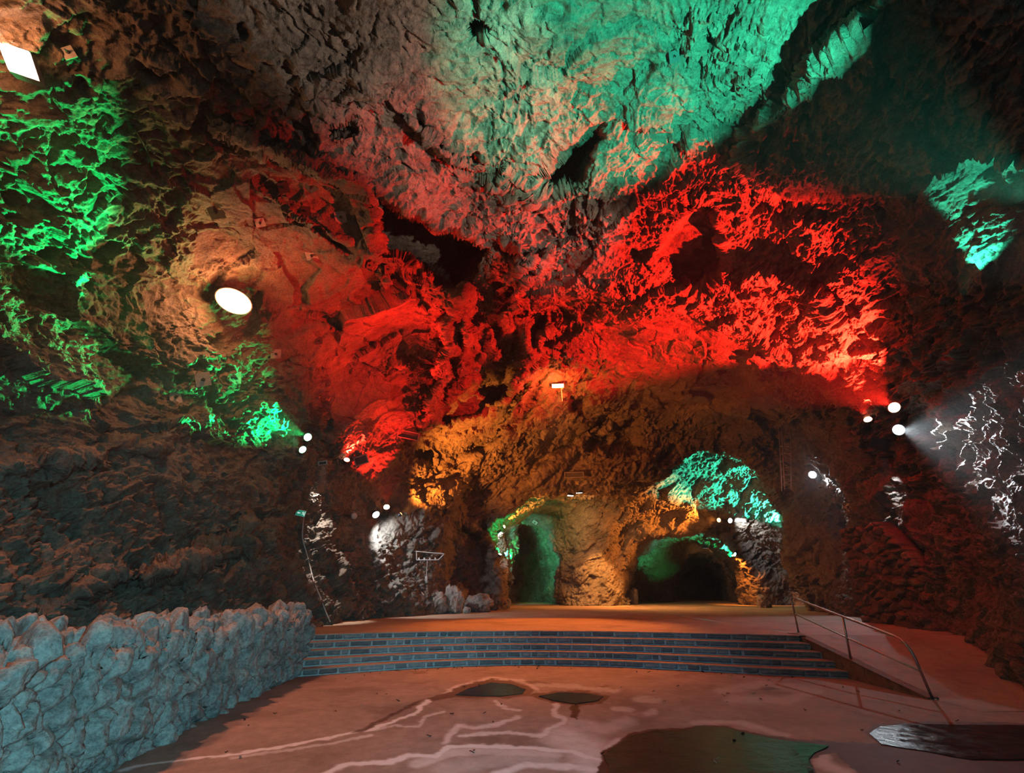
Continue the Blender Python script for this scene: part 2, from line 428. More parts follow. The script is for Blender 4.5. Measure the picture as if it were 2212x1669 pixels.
SLABS = [[(395,330),(560,330),(790,395),(800,490),(880,580),(960,650),(940,760),(700,800),(600,760),(560,600),(430,560)],
 [(1320,690),(1480,670),(1640,760),(1720,880),(1600,930),(1400,900),(1290,820)], [(1420,500),(1500,425),(1575,560),(1530,640),(1430,600)], [(700,780),(880,800),(900,900),(720,930)]]
def weather(V):
    """rock relief along the normal, in metres"""
    q = V + np.stack([noise(V, .7, 31), noise(V, .7, 32), noise(V, .7, 33)], 1) * .30 + np.stack([noise(V, 3, 34), noise(V, 3, 35), noise(V, 3, 36)], 1) * .05
    a = np.array([[.82, .1, .57], [-.1, 1, .0], [-.57, 0, .82]]); r = (q @ a.T) * [.60, .85, 1.35]
    rough = sstep(-.35, .35, noise(V, .22, 20) + .5 * noise(V, .6, 19))       # smooth slabs against shattered ground
    rough = np.clip(.55 + .75 * rough, 0, 1.2)
    # slab-like roof at upper left and above the arch, rough honeycombed ground high on the right wall
    px, py, zc = project(V); jx = px + 30 * noise(V, .8, 37); jy = py + 30 * noise(V, .8, 38)
    for pts in SLABS:
        m = (zc > 2) & (V[:, 1] < 34) & (px > 300) & (px < 1800) & (py > 200) & (py < 1000); k = np.zeros(len(V)); k[m] = sstep(10, -25, poly_sd(jx[m], jy[m], pts)); rough = rough * (1 - .80 * k)
    d = .42 * facets(r, .42, 21) + .26 * facets(r, .95, 22) * (.5 + .5 * rough)
    d += rough * (.15 * facets(r, 2.1, 23) + .085 * facets(r, 4.6, 24) + .085 * (1 - 2 * np.abs(noise(r, 3.2, 27))))
    d += rough * .045 * (1 - 2 * np.abs(noise(r * [.7, 1, 1.2], 8.0, 26)))
    hon = sstep(10.5, 14.5, V[:, 0]) * sstep(26, 20, V[:, 1]) * sstep(2.5, 5, V[:, 2])
    d += hon * .22 * (1 - 3 * np.abs(noise(q * [1, 1, 1.3], 1.1, 28)))
    pit = noise(V, 1.5, 25); d -= .30 * sstep(.45, .75, pit) * rough
    return d
A = air_field()
V, Q = surface_nets(A); del A
V = smooth_mesh(V, Q, 2, .5)
print('cave coarse', len(V), len(Q), round(time.time() - T0, 1))
# drop what lies far below the floors or behind the mouth
c = V[Q].mean(1); keep = (c[:, 2] > -.75) & (c[:, 1] > -8.5); Q = Q[keep]
px, py, zc = project(V[Q].mean(1)); cc = V[Q].mean(1)
inside = (zc > .3) & (px > -260) & (px < 2212 + 260) & (py > -220) & (py < 1669 + 200)
def compact(V, Q):
    u, inv = np.unique(Q, return_inverse=True); return V[u], inv.reshape(-1, 4)
Vi, Qi = compact(V, Q[inside]); Vo, Qo = compact(V, Q[~inside])
Vi, Qi = subdiv(Vi, Qi); Vi = smooth_mesh(Vi, Qi, 1, .4); Vi = sculpt(Vi)
Vi, Qi = subdiv(Vi, Qi); Ni = normals(Vi, Qi)
Vo = Vo + normals(Vo, Qo) * .1 * noise(Vo, .6, 21)[:, None]
struct(np_mesh('wall_front', Vo, Qo, M_ROCK))
fc = Vi[Qi].mean(1); fn = Ni[Qi].mean(1)
isceil = (fn[:, 2] < -.55) & (fc[:, 2] > 5.0) & (fc[:, 1] < 40)
grp = np.where(fc[:, 1] > 33.5, 3, np.where(isceil, 2, np.where(fc[:, 0] < 3, 0, 1))); far = fc[:, 1] > FINE_Y
VN = np.concatenate([Vi, Ni], 1)
for g, nm in ((0, 'wall_left'), (1, 'wall_right'), (2, 'ceiling'), (3, 'wall_back')):
    for fr_ in (False, True):
        m = (grp == g) & (far == fr_)
        if not m.any(): continue
        v6, q6 = compact(VN, Qi[m])
        if not fr_: v6, q6 = subdiv(v6, q6)
        v3 = v6[:, :3]; n3 = v6[:, 3:]; n3 = n3 / np.maximum(np.linalg.norm(n3, axis=1, keepdims=True), 1e-9)
        ww = weather(v3); print(nm, len(q6), round(time.time() - T0, 1))
        struct(np_mesh(nm, v3 + n3 * ww[:, None], q6, M_ROCK))
bpy.context.view_layer.update()
ROCKS = [o for o in COL.objects if o.name.split('.')[0] in ('wall_left', 'wall_right', 'ceiling', 'wall_back')]
def cast(px, py):
    """where the sight line through a pixel meets the rock: point and outward normal"""
    o = Vector(CAM); d = Vector(ray(px, py)).normalized(); best = None
    for r in ROCKS:
        ok, loc, nor, _ = r.ray_cast(o, d)
        if ok and (best is None or (loc - o).length < (best[0] - o).length): best = (loc.copy(), nor.copy())
    if best is None: best = (o + d * 20, -d)
    if best[1].dot(d) > 0: best = (best[0], -best[1])
    return best
def wide_normal(px, py, r=14):
    """the lie of the rock around a pixel"""
    ps = [cast(px + r * math.cos(a), py + r * math.sin(a))[0] for a in (0, 2.094, 4.189)]
    n = (ps[1] - ps[0]).cross(ps[2] - ps[0]).normalized(); v = Vector(ray(px, py))
    return -n if n.dot(v) > 0 else n
print('shell', round(time.time() - T0, 1))

# ------------------------------------------------------------------ floors
def concrete(name, base, dark, pale, wet=False):
    m, nt, b = new_mat(name); g = N(nt, 'ShaderNodeNewGeometry'); P = g.outputs['Position']
    n1 = noise_n(nt, P, .7, 6, .65, .4); n2 = noise_n(nt, P, 5, 8, .7); n3 = noise_n(nt, P, 60, 3, .6)
    col = ramp(nt, n1, [(.34, dark), (.5, base), (.66, tuple(c * 1.15 for c in base))])
    col = mixc(nt, 1, col, ramp(nt, n2, [(.3, (.72,) * 3), (.62, (1.08,) * 3)]), 'MULTIPLY')
    col = mixc(nt, 1, col, ramp(nt, n3, [(.3, (.82,) * 3), (.6, (1.05,) * 3)]), 'MULTIPLY')
    rough = ramp(nt, n2, [(.3, (.6,) * 3), (.7, (.85,) * 3)])
    if wet:
        a = N(nt, 'ShaderNodeAttribute', attribute_name='streak').outputs['Fac']
        wv = mathn(nt, 'MULTIPLY', a, mathn(nt, 'ADD', .45, n2))
        col = mixc(nt, mathn(nt, 'MINIMUM', wv, .85), col, pale)
        d = N(nt, 'ShaderNodeAttribute', attribute_name='damp_shade').outputs['Fac']
        col = mixc(nt, d, col, mixc(nt, 1, col, (.30, .17, .12), 'MULTIPLY'))
        rough = mixc(nt, d, rough, (.62,) * 3)
        b.inputs['Specular IOR Level'].default_value = .18
    nt.links.new(col, b.inputs['Base Color']); nt.links.new(rough, b.inputs['Roughness'])
    bump(nt, b, mathn(nt, 'ADD', n2, mathn(nt, 'MULTIPLY', n3, .2)), .35, .02)
    return m
M_FLOOR = concrete('stained_concrete', (.35, .265, .23), (.24, .175, .15), (.80, .80, .84), True)
M_TERR = concrete('terrace_concrete', (.42, .29, .20), (.30, .20, .13), (.7, .7, .7))
def grid(xs, ys, zf):
    X, Y = np.meshgrid(xs, ys, indexing='ij'); Z = zf(X, Y); nx, ny = X.shape
    i = np.arange(nx * ny).reshape(nx, ny)
    q = np.stack([i[:-1, :-1], i[1:, :-1], i[1:, 1:], i[:-1, 1:]], -1).reshape(-1, 4)
    return np.stack([X.ravel(), Y.ravel(), Z.ravel()], 1), q
STREAKS = [  # mineral tide lines on the floor (image outline, half width px)
 ([(260,1664),(291,1655),(400,1640),(506,1628),(600,1614),(711,1593),(796,1576),(859,1554),(901,1539),(905,1528),(926,1514)], 3.5, 1),
 ([(500,1636),(620,1620),(720,1604),(800,1588)], 4, .5), ([(796,1576),(853,1566),(904,1570),(917,1548),(960,1536)], 3, .5),
 ([(690,1676),(711,1667),(752,1650),(834,1645),(885,1631),(942,1634),(970,1613),(1075,1612),(1170,1617),(1240,1624),(1290,1640)], 6, 1.0),
 ([(900,1650),(980,1625),(1060,1622),(1200,1630)], 12, .55),
 ([(960,1604),(975,1581),(992,1566),(1027,1573),(1080,1562),(1120,1548)], 5, .6),
 ([(996,1588),(1094,1581),(1170,1590),(1187,1574),(1220,1560),(1217,1550),(1197,1543),(1201,1520)], 5, .7),
 ([(1075,1672),(1138,1650),(1233,1656),(1300,1664)], 10, .8), ([(1071,1514),(1090,1530),(1122,1533)], 4, .6),
 ([(940,1510),(985,1483),(1060,1463),(1130,1470),(1160,1488)], 4, .5), ([(1150,1478),(1240,1482),(1330,1492)], 6, .35),
 ([(1240,1560),(1300,1575),(1350,1560)], 16, .35), ([(1220,1590),(1270,1620),(1290,1660)], 34, .6), ([(1340,1600),(1300,1620),(1290,1650)], 8, .5),
 ([(1500,1560),(1600,1560),(1700,1590)], 7, .3), ([(1770,1620),(1780,1650),(1830,1669)], 12, .6), ([(1560,1490),(1640,1478),(1760,1492),(1700,1512),(1580,1510)], 12, .28),
 ([(1380,1510),(1420,1512)], 9, .35), ([(1330,1530),(1360,1532)], 7, .4), ([(1410,1536),(1400,1540)], 8, .35), ([(960,1660),(1080,1640),(1180,1640)], 22, .35)]
DAMP_SHADE = [([(940,1508),(985,1486),(1020,1474),(1060,1467),(1110,1471),(1145,1484),(1153,1495),(1142,1503),(1100,1508),(1040,1507),(980,1507)], .8),
 ([(1138,1502),(1200,1491),(1268,1491),(1320,1503),(1300,1519),(1245,1526),(1180,1514)], .9), ([(1232,1523),(1252,1523),(1250,1540),(1246,1554),(1232,1549)], 1),
 ([(1128,1471),(1160,1469),(1185,1474),(1150,1477)], .6), ([(1286,1481),(1305,1478),(1322,1482),(1300,1485)], .7), ([(1636,1486),(1665,1483),(1687,1488),(1660,1492)], .7),
 ([(755,1584),(800,1563),(830,1548),(855,1536),(890,1518),(925,1507),(900,1522),(860,1540),(835,1553),(805,1569),(780,1583)], .8),
 ([(920,1508),(965,1495),(975,1505),(935,1513)], .8), ([(880,1450),(920,1449),(925,1455),(895,1455)], .5),
 ([(1290,1672),(1300,1640),(1296,1624),(1330,1606),(1358,1583),(1421,1572),(1472,1573),(1523,1564),(1580,1569),(1627,1583),(1706,1594),(1801,1601),(1900,1604),(2230,1600),(2230,1690),(1880,1690),(1800,1625),(1752,1640),(1775,1690),(1330,1690)], 1),
 ([(1868,1580),(1890,1564),(1960,1558),(2230,1560),(2230,1650),(1900,1610)], .9)]  # at the right edge the floor's shadow is painted in along with damp
fv, fq = grid(np.arange(-9, 18, .026), np.arange(3.0, 17.5, .026), lambda X, Y: 0 * X)
fv[:, 2] = .006 * noise(fv, .8, 41)
px, py, zc = project(fv); wx = px + 5 * noise(fv, 3.1, 42) + 3 * noise(fv, 11, 43); wy = py + 3 * noise(fv, 3.1, 44) + 2 * noise(fv, 11, 45)
st = np.zeros(len(fv)); vis = (px > -50) & (px < 2262) & (py > 1400) & (py < 1720)
for pts, hw, s in STREAKS:
    pp = [(a, b * 2.0) for a, b in pts]; xs, ys = zip(*pts); m = vis & (px > min(xs) - 80) & (px < max(xs) + 80) & (py > min(ys) - 60) & (py < max(ys) + 60)
    d, t = seg_dist(wx[m], wy[m] * 2.0, pp); st[m] = np.maximum(st[m], s * sstep(hw * 2.2, hw * .5, d))
dm = np.zeros(len(fv))
for pts, s in DAMP_SHADE:
    xs, ys = zip(*pts); m = vis & (px > min(xs) - 20) & (px < max(xs) + 20) & (py > min(ys) - 20) & (py < max(ys) + 20)
    dm[m] = np.maximum(dm[m], s * sstep(1.5, -2.0, poly_sd(wx[m], wy[m], pts)))
fo = struct(np_mesh('floor', fv, fq, M_FLOOR)); add_attr(fo, 'streak', st * (1 - dm)); add_attr(fo, 'damp_shade', dm)
apr, apq = grid(np.linspace(-14, 26, 60), np.linspace(-9, 3.0, 20), lambda X, Y: 0 * X)
struct(np_mesh('floor', apr, apq, M_FLOOR))
BOT = [(-8, 12.0), (-6.5, 12.9), (-5.3, 13.7), (-3.8, 14.4), (-2.4, 15.0), (-.6, 15.5), (1, 15.6), (2.7, 15.3), (4.7, 14.6), (6.3, 13.95), (8.25, 13.4)]
TOP = [(-8, 14.3), (-6.0, 15.4), (-4, 16.05), (-1.4, 16.55), (1, 16.8), (2.8, 16.7), (5.6, 15.8), (8.4, 15.05)]
PB = np.polyfit(*zip(*BOT), 4); PT = np.polyfit(*zip(*TOP), 4)
RISE = .16
def front(x, k): return np.polyval(PB, x) * (1 - k / 4) + np.polyval(PT, x) * (k / 4)
# raised terrace behind the steps, running to the back of the cave
ts = np.linspace(0, 1, 160) ** 1.8
def terr():
    xs = np.concatenate([np.linspace(-12, 8.4, 120)]); P = []; 
    X = np.repeat(xs[:, None], len(ts), 1); Y = front(xs, 4)[:, None] * (1 - ts) + 76 * ts
    Z = .8 + .012 * noise(np.stack([X.ravel(), Y.ravel(), 0 * X.ravel()], 1), .4, 46).reshape(X.shape)
    Z[:, 0] = .8; i = np.arange(X.size).reshape(X.shape)
    q = np.stack([i[:-1, :-1], i[1:, :-1], i[1:, 1:], i[:-1, 1:]], -1).reshape(-1, 4)
    return np.stack([X.ravel(), Y.ravel(), Z.ravel()], 1), q
v_, q_ = terr(); struct(np_mesh('floor', v_, q_, M_TERR))
# ramp plane to the right of the steps joins the same terrace
def rampz(X, Y): return np.clip((Y - (11.1 - .25 * np.clip(X - 8.4, 0, 6) * .4)) / 4.3, 0, 1) * .8
v_, q_ = grid(np.linspace(8.4, 30, 90), np.concatenate([np.linspace(10.0, 16, 90), 16 + 60 * np.linspace(.02, 1, 60) ** 1.5]), rampz)
v_[:, 2] += .004 + .010 * noise(v_, .7, 47) 
M_RAMP = concrete('ramp_concrete', (.40, .32, .25), (.25, .19, .15), (.7, .7, .7))
struct(np_mesh('floor', v_, q_, M_RAMP))

# ------------------------------------------------------------------ curved flight of stone steps
def m_riser():
    m, nt, b = new_mat('riser_masonry'); g = N(nt, 'ShaderNodeNewGeometry'); P = g.outputs['Position']
    a = N(nt, 'ShaderNodeAttribute', attribute_name='stone').outputs['Fac']
    t = N(nt, 'ShaderNodeAttribute', attribute_name='tone').outputs['Fac']
    n = noise_n(nt, P, 9, 7, .7); sc = ramp(nt, n, [(.3, (.11, .11, .12)), (.6, (.22, .22, .23)), (.75, (.34, .33, .33))])
    sc = mixc(nt, 1, sc, ramp(nt, t, [(0, (.65,) * 3), (1, (1.5,) * 3)]), 'MULTIPLY')
    mo = ramp(nt, n, [(.3, (.40, .39, .40)), (.7, (.62, .61, .61))])
    nt.links.new(mixc(nt, a, mo, sc), b.inputs['Base Color']); b.inputs['Roughness'].default_value = .7
    bump(nt, b, n, .6, .02); return m
M_RISER = m_riser()
M_TREAD = concrete('tread_concrete', (.40, .30, .25), (.28, .2, .17), (.7, .7, .7))
stairs = empty('stone_staircase', (0, 15, 0), 'wide curved flight of five low masonry steps rising to the terrace', 'steps')
def M_local(p): return Matrix.Translation(p)
for k in range(5):
    xe = 8.28 - .02 * k; x0 = -7.2; ss = np.arange(x0, xe, .022); nv = 13
    # stones: break points along the riser
    r = random.Random(40 + k); cuts = [x0]
    while cuts[-1] < xe: cuts.append(cuts[-1] + r.choice([.22, .3, .36, .42, .5, .62]) * r.uniform(.85, 1.2))
    cuts = np.array(cuts); tone = np.array([r.random() for _ in cuts])
    j = np.searchsorted(cuts, ss, side='right') - 1
    zs = np.linspace(-.01, RISE, nv); Sx, Z = np.meshgrid(ss, zs, indexing='ij')
    P0 = np.stack([Sx.ravel(), Z.ravel(), 0 * Sx.ravel() + k], 1)
    ex = np.minimum(Sx - cuts[j][:, None], cuts[j + 1][:, None] - Sx) + .022 * noise(P0, 7, 51).reshape(Sx.shape)
    ez = np.minimum(Z - .018, RISE - .012 - Z) + .010 * noise(P0, 6, 52).reshape(Sx.shape)
    e = np.minimum(ex - .012, ez); stn = sstep(.0, .012, e)
    outw = .035 * sstep(0, .03, e) + .02 * noise(P0, 5, 53).reshape(Sx.shape) * stn + .006 * noise(P0, 22, 54).reshape(Sx.shape)
    yf = front(ss, k)[:, None] - outw + .02; yf[:, -1] = front(ss, k) - .005
    V_ = np.stack([Sx.ravel(), yf.ravel(), (Z + k * RISE).ravel()], 1)
    i = np.arange(Sx.size).reshape(Sx.shape); q = np.stack([i[:-1, :-1], i[1:, :-1], i[1:, 1:], i[:-1, 1:]], -1).reshape(-1, 4)
    st_ = bpy.data.objects.new('step', None)
    # tread slab with an uneven nose
    tb = .45 if k < 4 else .5
    ts2 = np.linspace(0, 1, 9); Xs, Tt = np.meshgrid(ss[::3], ts2, indexing='ij')
    nose = .02 * noise(np.stack([Xs.ravel(), 0 * Xs.ravel(), 0 * Xs.ravel() + k], 1), 3, 55).reshape(Xs.shape)
    Yt = front(Xs, k) - .03 + nose * (1 - Tt) + tb * Tt; Zt = (k + 1) * RISE + .003 * noise(np.stack([Xs.ravel(), Yt.ravel(), Xs.ravel() * 0], 1), 4, 56).reshape(Xs.shape)
    ZB = Zt - .03
    top = np.stack([Xs.ravel(), Yt.ravel(), Zt.ravel()], 1); bot_ = np.stack([Xs.ravel(), Yt.ravel(), ZB.ravel()], 1)
    n1 = Xs.size; i2 = np.arange(n1).reshape(Xs.shape); qt = np.stack([i2[:-1, :-1], i2[1:, :-1], i2[1:, 1:], i2[:-1, 1:]], -1).reshape(-1, 4)
    side = np.stack([i2[:-1, 0], i2[:-1, 0] + n1, i2[1:, 0] + n1, i2[1:, 0]], 1); end = np.stack([i2[-1, :-1], i2[-1, :-1] + n1, i2[-1, 1:] + n1, i2[-1, 1:]], 1)
    VV = np.concatenate([top, bot_]) - [0, 15, 0]; QQ = np.concatenate([qt, side[:, ::-1], end, qt[:, ::-1] + n1])
    tr = np_mesh('tread', VV, QQ, M_TREAD, stairs, smooth=False)
    ro = np_mesh('riser', V_ - [0, 15, 0], q, M_RISER, tr); add_attr(ro, 'stone', stn.ravel()); add_attr(ro, 'tone', np.repeat(tone[j], nv))
# side cheek of the ramp
bm = bmesh.new()
prof = [(13.2, -.02), (11.05, -.02), (11.05, .03), (15.45, .83), (15.45, .3), (13.2, .3)]
ck = []
for xx in (8.24, 8.46):
    ck.append([bm.verts.new((xx + .012 * math.sin(3 * y), y, z)) for y, z in [(11.0, -.02), (11.0, .035), (12.1, .235), (13.3, .455), (14.4, .655), (15.3, .815), (15.8, .815), (15.8, -.02)]])
n_ = len(ck[0])
for a in range(n_): bm.faces.new((ck[0][a], ck[0][(a + 1) % n_], ck[1][(a + 1) % n_], ck[1][a]))
bm.faces.new(ck[0][::-1]); bm.faces.new(ck[1])
M_CHEEK = rock_mat('rough_brown_render', (.16, .09, .06), (.24, .14, .09), (.32, .21, .15), 2, .03)
tag(bm_obj('ramp_kerb', bm, M_CHEEK), 'rough brown wedge-shaped kerb between the steps and the ramp', 'kerb')

# ------------------------------------------------------------------ low rubble wall on the left
M_RUB = rock_mat('rubble_stone', (.24, .24, .24), (.36, .36, .35), (.50, .49, .47), 1.6, .04)
def rubble_wall():
    base = [(-4.0, .8), (-4.45, 4.0), (-4.72, 6.2), (-5.0, 8.3), (-5.27, 10.2), (-5.36, 12.0), (-5.42, 13.9)]
    ys = np.array([b[1] for b in base]); xs = np.array([b[0] for b in base]); s = np.arange(.8, 13.95, .022)
    bx = np.interp(s, ys, xs); th = .62
    topz = np.interp(s, [0.8, 4.6, 6, 8, 10, 12, 13.9], [1.30, 1.34, 1.36, 1.36, 1.33, 1.32, 1.34])
    topz = topz + .05 * noise(np.stack([s, s * 0, s * 0], 1), 1.1, 61)
    prof = np.concatenate([np.stack([np.zeros(64), np.linspace(-.04, 1, 64)], 1), np.stack([np.linspace(.03, 1, 24), np.linspace(1.0, 1.11, 24)], 1), np.stack([np.ones(20), np.linspace(1.05, .3, 20)], 1)])
    X = bx[:, None] - prof[None, :, 0] * th; Y = np.repeat(s[:, None], len(prof), 1); Z = prof[None, :, 1] * topz[:, None]
    # the outward direction of the profile
    nxp = np.gradient(prof[:, 1]); nzp = np.gradient(prof[:, 0]); l = np.hypot(nxp * 1.3, nzp * .6); nn = np.stack([nxp * 1.3 / l, 0 * l, nzp * .6 / l], 1)
    # round the two arrises
    V_ = np.stack([X.ravel(), Y.ravel(), Z.ravel()], 1); NN = np.tile(nn, (len(s), 1))
    r = V_ * [1.1, 1.0, 1.0]; r = r + np.stack([noise(V_, 2.2, 62), noise(V_, 2.2, 63), noise(V_, 2.2, 64)], 1) * .08
    rr = r @ np.array([[1, 0, 0], [0, .90, .42], [0, -.42, .90]])
    f1, f2, cid = worley(rr * [1, 1.25, .95], 3.0, 65); g1, g2, c2 = worley(rr, 6.0, 66)
    edge = f2 - f1; big = cid > .30
    d = .15 * np.clip(edge / .30, 0, 1) ** .6 + .12 * (cid - .5)
    d = np.where(big, d, .055 * np.sqrt(np.clip(g2 - g1, 0, .5) / .5) + .06 * (c2 - .5) + .02)
    # each stone's face is tilted its own way
    hx = (cid * 7.31) % 1 - .5; hz = (cid * 13.7) % 1 - .5
    pl = np.sin(r[:, 1] * 3.0 + cid * 40) * hx * .09 + np.sin(r[:, 2] * 3.3 + cid * 20) * hz * .09
    d = d + pl + .07 * facets(V_, 4.2, 58) + .035 * facets(V_, 10, 59) + .018 * (1 - 2 * np.abs(noise(V_, 6, 67))) + .009 * noise(V_, 19, 68)
    V_ = V_ + NN * (d[:, None] - .05)
    topm = np.tile((prof[:, 1] > .93), len(s)); jag = .22 * (cid - .45) + .05 * noise(V_, 3, 69)
    V_[:, 2] += np.where(topm, jag, jag * np.clip((V_[:, 2] - .9) / .4, 0, 1))
    i = np.arange(X.size).reshape(X.shape); q = np.stack([i[:-1, :-1], i[1:, :-1], i[1:, 1:], i[:-1, 1:]], -1).reshape(-1, 4)[:, ::-1]
    # closed far end
    e = i[-1]; h = len(e) // 2; ends = np.array([[e[a], e[a + 1], e[len(e) - 2 - a], e[len(e) - 1 - a]] for a in range(h - 1)])
    return V_, np.concatenate([q, ends[:, ::-1]])
v_, q_ = rubble_wall()
o = np_mesh('rubble_wall', v_, q_, M_RUB); tag(o, 'low blue-grey rubble stone wall with a jagged top at lower left', 'stone wall')

# ------------------------------------------------------------------ handrail beside the ramp
M_STEEL = simple('galvanised_steel', (.42, .42, .42), .38, .9, scale=14)
def arcpts(a, b, c, r, n=8):
    a, b, c = Vector(a), Vector(b), Vector(c); u = (a - b).normalized(); v = (c - b).normalized(); p, q = b + u * r, b + v * r
    return [p.lerp(b, t).lerp(b.lerp(q, t), t) for t in [i / n for i in range(n + 1)]]
B0 = onz(1725, 1366, .80); B1 = onz(1838, 1424, .42); B2 = onz(2016, 1511, .0)
def onwall(px, py, base):   # height above a base along the sight line at the same forward distance
    return at(px, py, base[1])
T0_ = Vector(onwall(1709, 1289, B0)); T1_ = Vector(onwall(1815, 1337, B1)); T2_ = Vector(onwall(1960, 1384, B2))
hr = empty('handrail', tuple(B1), 'bare steel tube handrail descending beside the ramp', 'handrail'); off = Vector(B1)
T1_ = T0_.lerp(T2_, (T1_.y - T0_.y) / (T2_.y - T0_.y))
bm = bmesh.new()
pts = [Vector(B0) + Vector((0, 0, -.02))] + arcpts(B0, T0_, T2_, .14) + arcpts(T0_, T2_, B2, .38, 12) + [Vector(B2) + Vector((0, 0, -.02))]
tube(bm, [p - off for p in pts], .026, 14); bm_obj('top_rail', bm, M_STEEL, hr, True)
bm = bmesh.new(); ma = Vector(B0).lerp(T0_, .52); mb = Vector(B2).lerp(T2_, .47); mm = Vector(B1).lerp(T1_, .50)
tube(bm, [ma - off, mm - off, mb - off], .018, 12); bm_obj('middle_rail', bm, M_STEEL, hr, True)
bm = bmesh.new(); tube(bm, [Vector(B1) - off + Vector((0, 0, -.02)), T1_ - off], .026, 14); bm_obj('post', bm, M_STEEL, hr, True)
for B in (B0, B1, B2):
    bm = bmesh.new(); c_ = Vector(B) - off; cyl(bm, c_ + Vector((0, 0, -.01)), c_ + Vector((0, 0, .012)), .06, 16); bm_obj('floor_flange', bm, M_STEEL, hr)
print('built floor', round(time.time() - T0, 1))

# ------------------------------------------------------------------ lamps
M_HOUSE = simple('dark_lamp_housing', (.035, .035, .038), .45, .4)
M_GREYH = simple('grey_lamp_housing', (.20, .20, .20), .5, .3)
def lens_mat(name, col, s):
    return simple(name, (.02, .02, .02), .3, 0, col, s)
LENS = {'green': lens_mat('green_lens', (.35, 1, .55), 14), 'red': lens_mat('red_lens', (1, .42, .25), 12), 'white': lens_mat('white_lens', (.85, .95, 1), 13),
        'amber': lens_mat('amber_lens', (1, .50, .14), 10), 'warm': lens_mat('warm_lens', (1, .88, .74), 22), 'tube': lens_mat('tube_lens', (1, .86, .72), 9),
        'teal': lens_mat('teal_lens', (.35, 1, .75), 12)}
M_DEAD = simple('unlit_lamp_glass', (.05, .05, .055), .12, 0)
LCOL = {'green': GREEN, 'red': RED, 'white': COOL, 'amber': AMBER, 'warm': WARM, 'tube': (1, .42, .12), 'teal': TEAL}
def frame_axes(z, roll=0):
    z = Vector(z).normalized(); u = Vector((0, 0, 1)) if abs(z.z) < .95 else Vector((0, 1, 0)); x = u.cross(z).normalized(); y = z.cross(x)
    m = Matrix((x, y, z)).transposed(); return m @ Matrix.Rotation(roll, 3, 'Z')
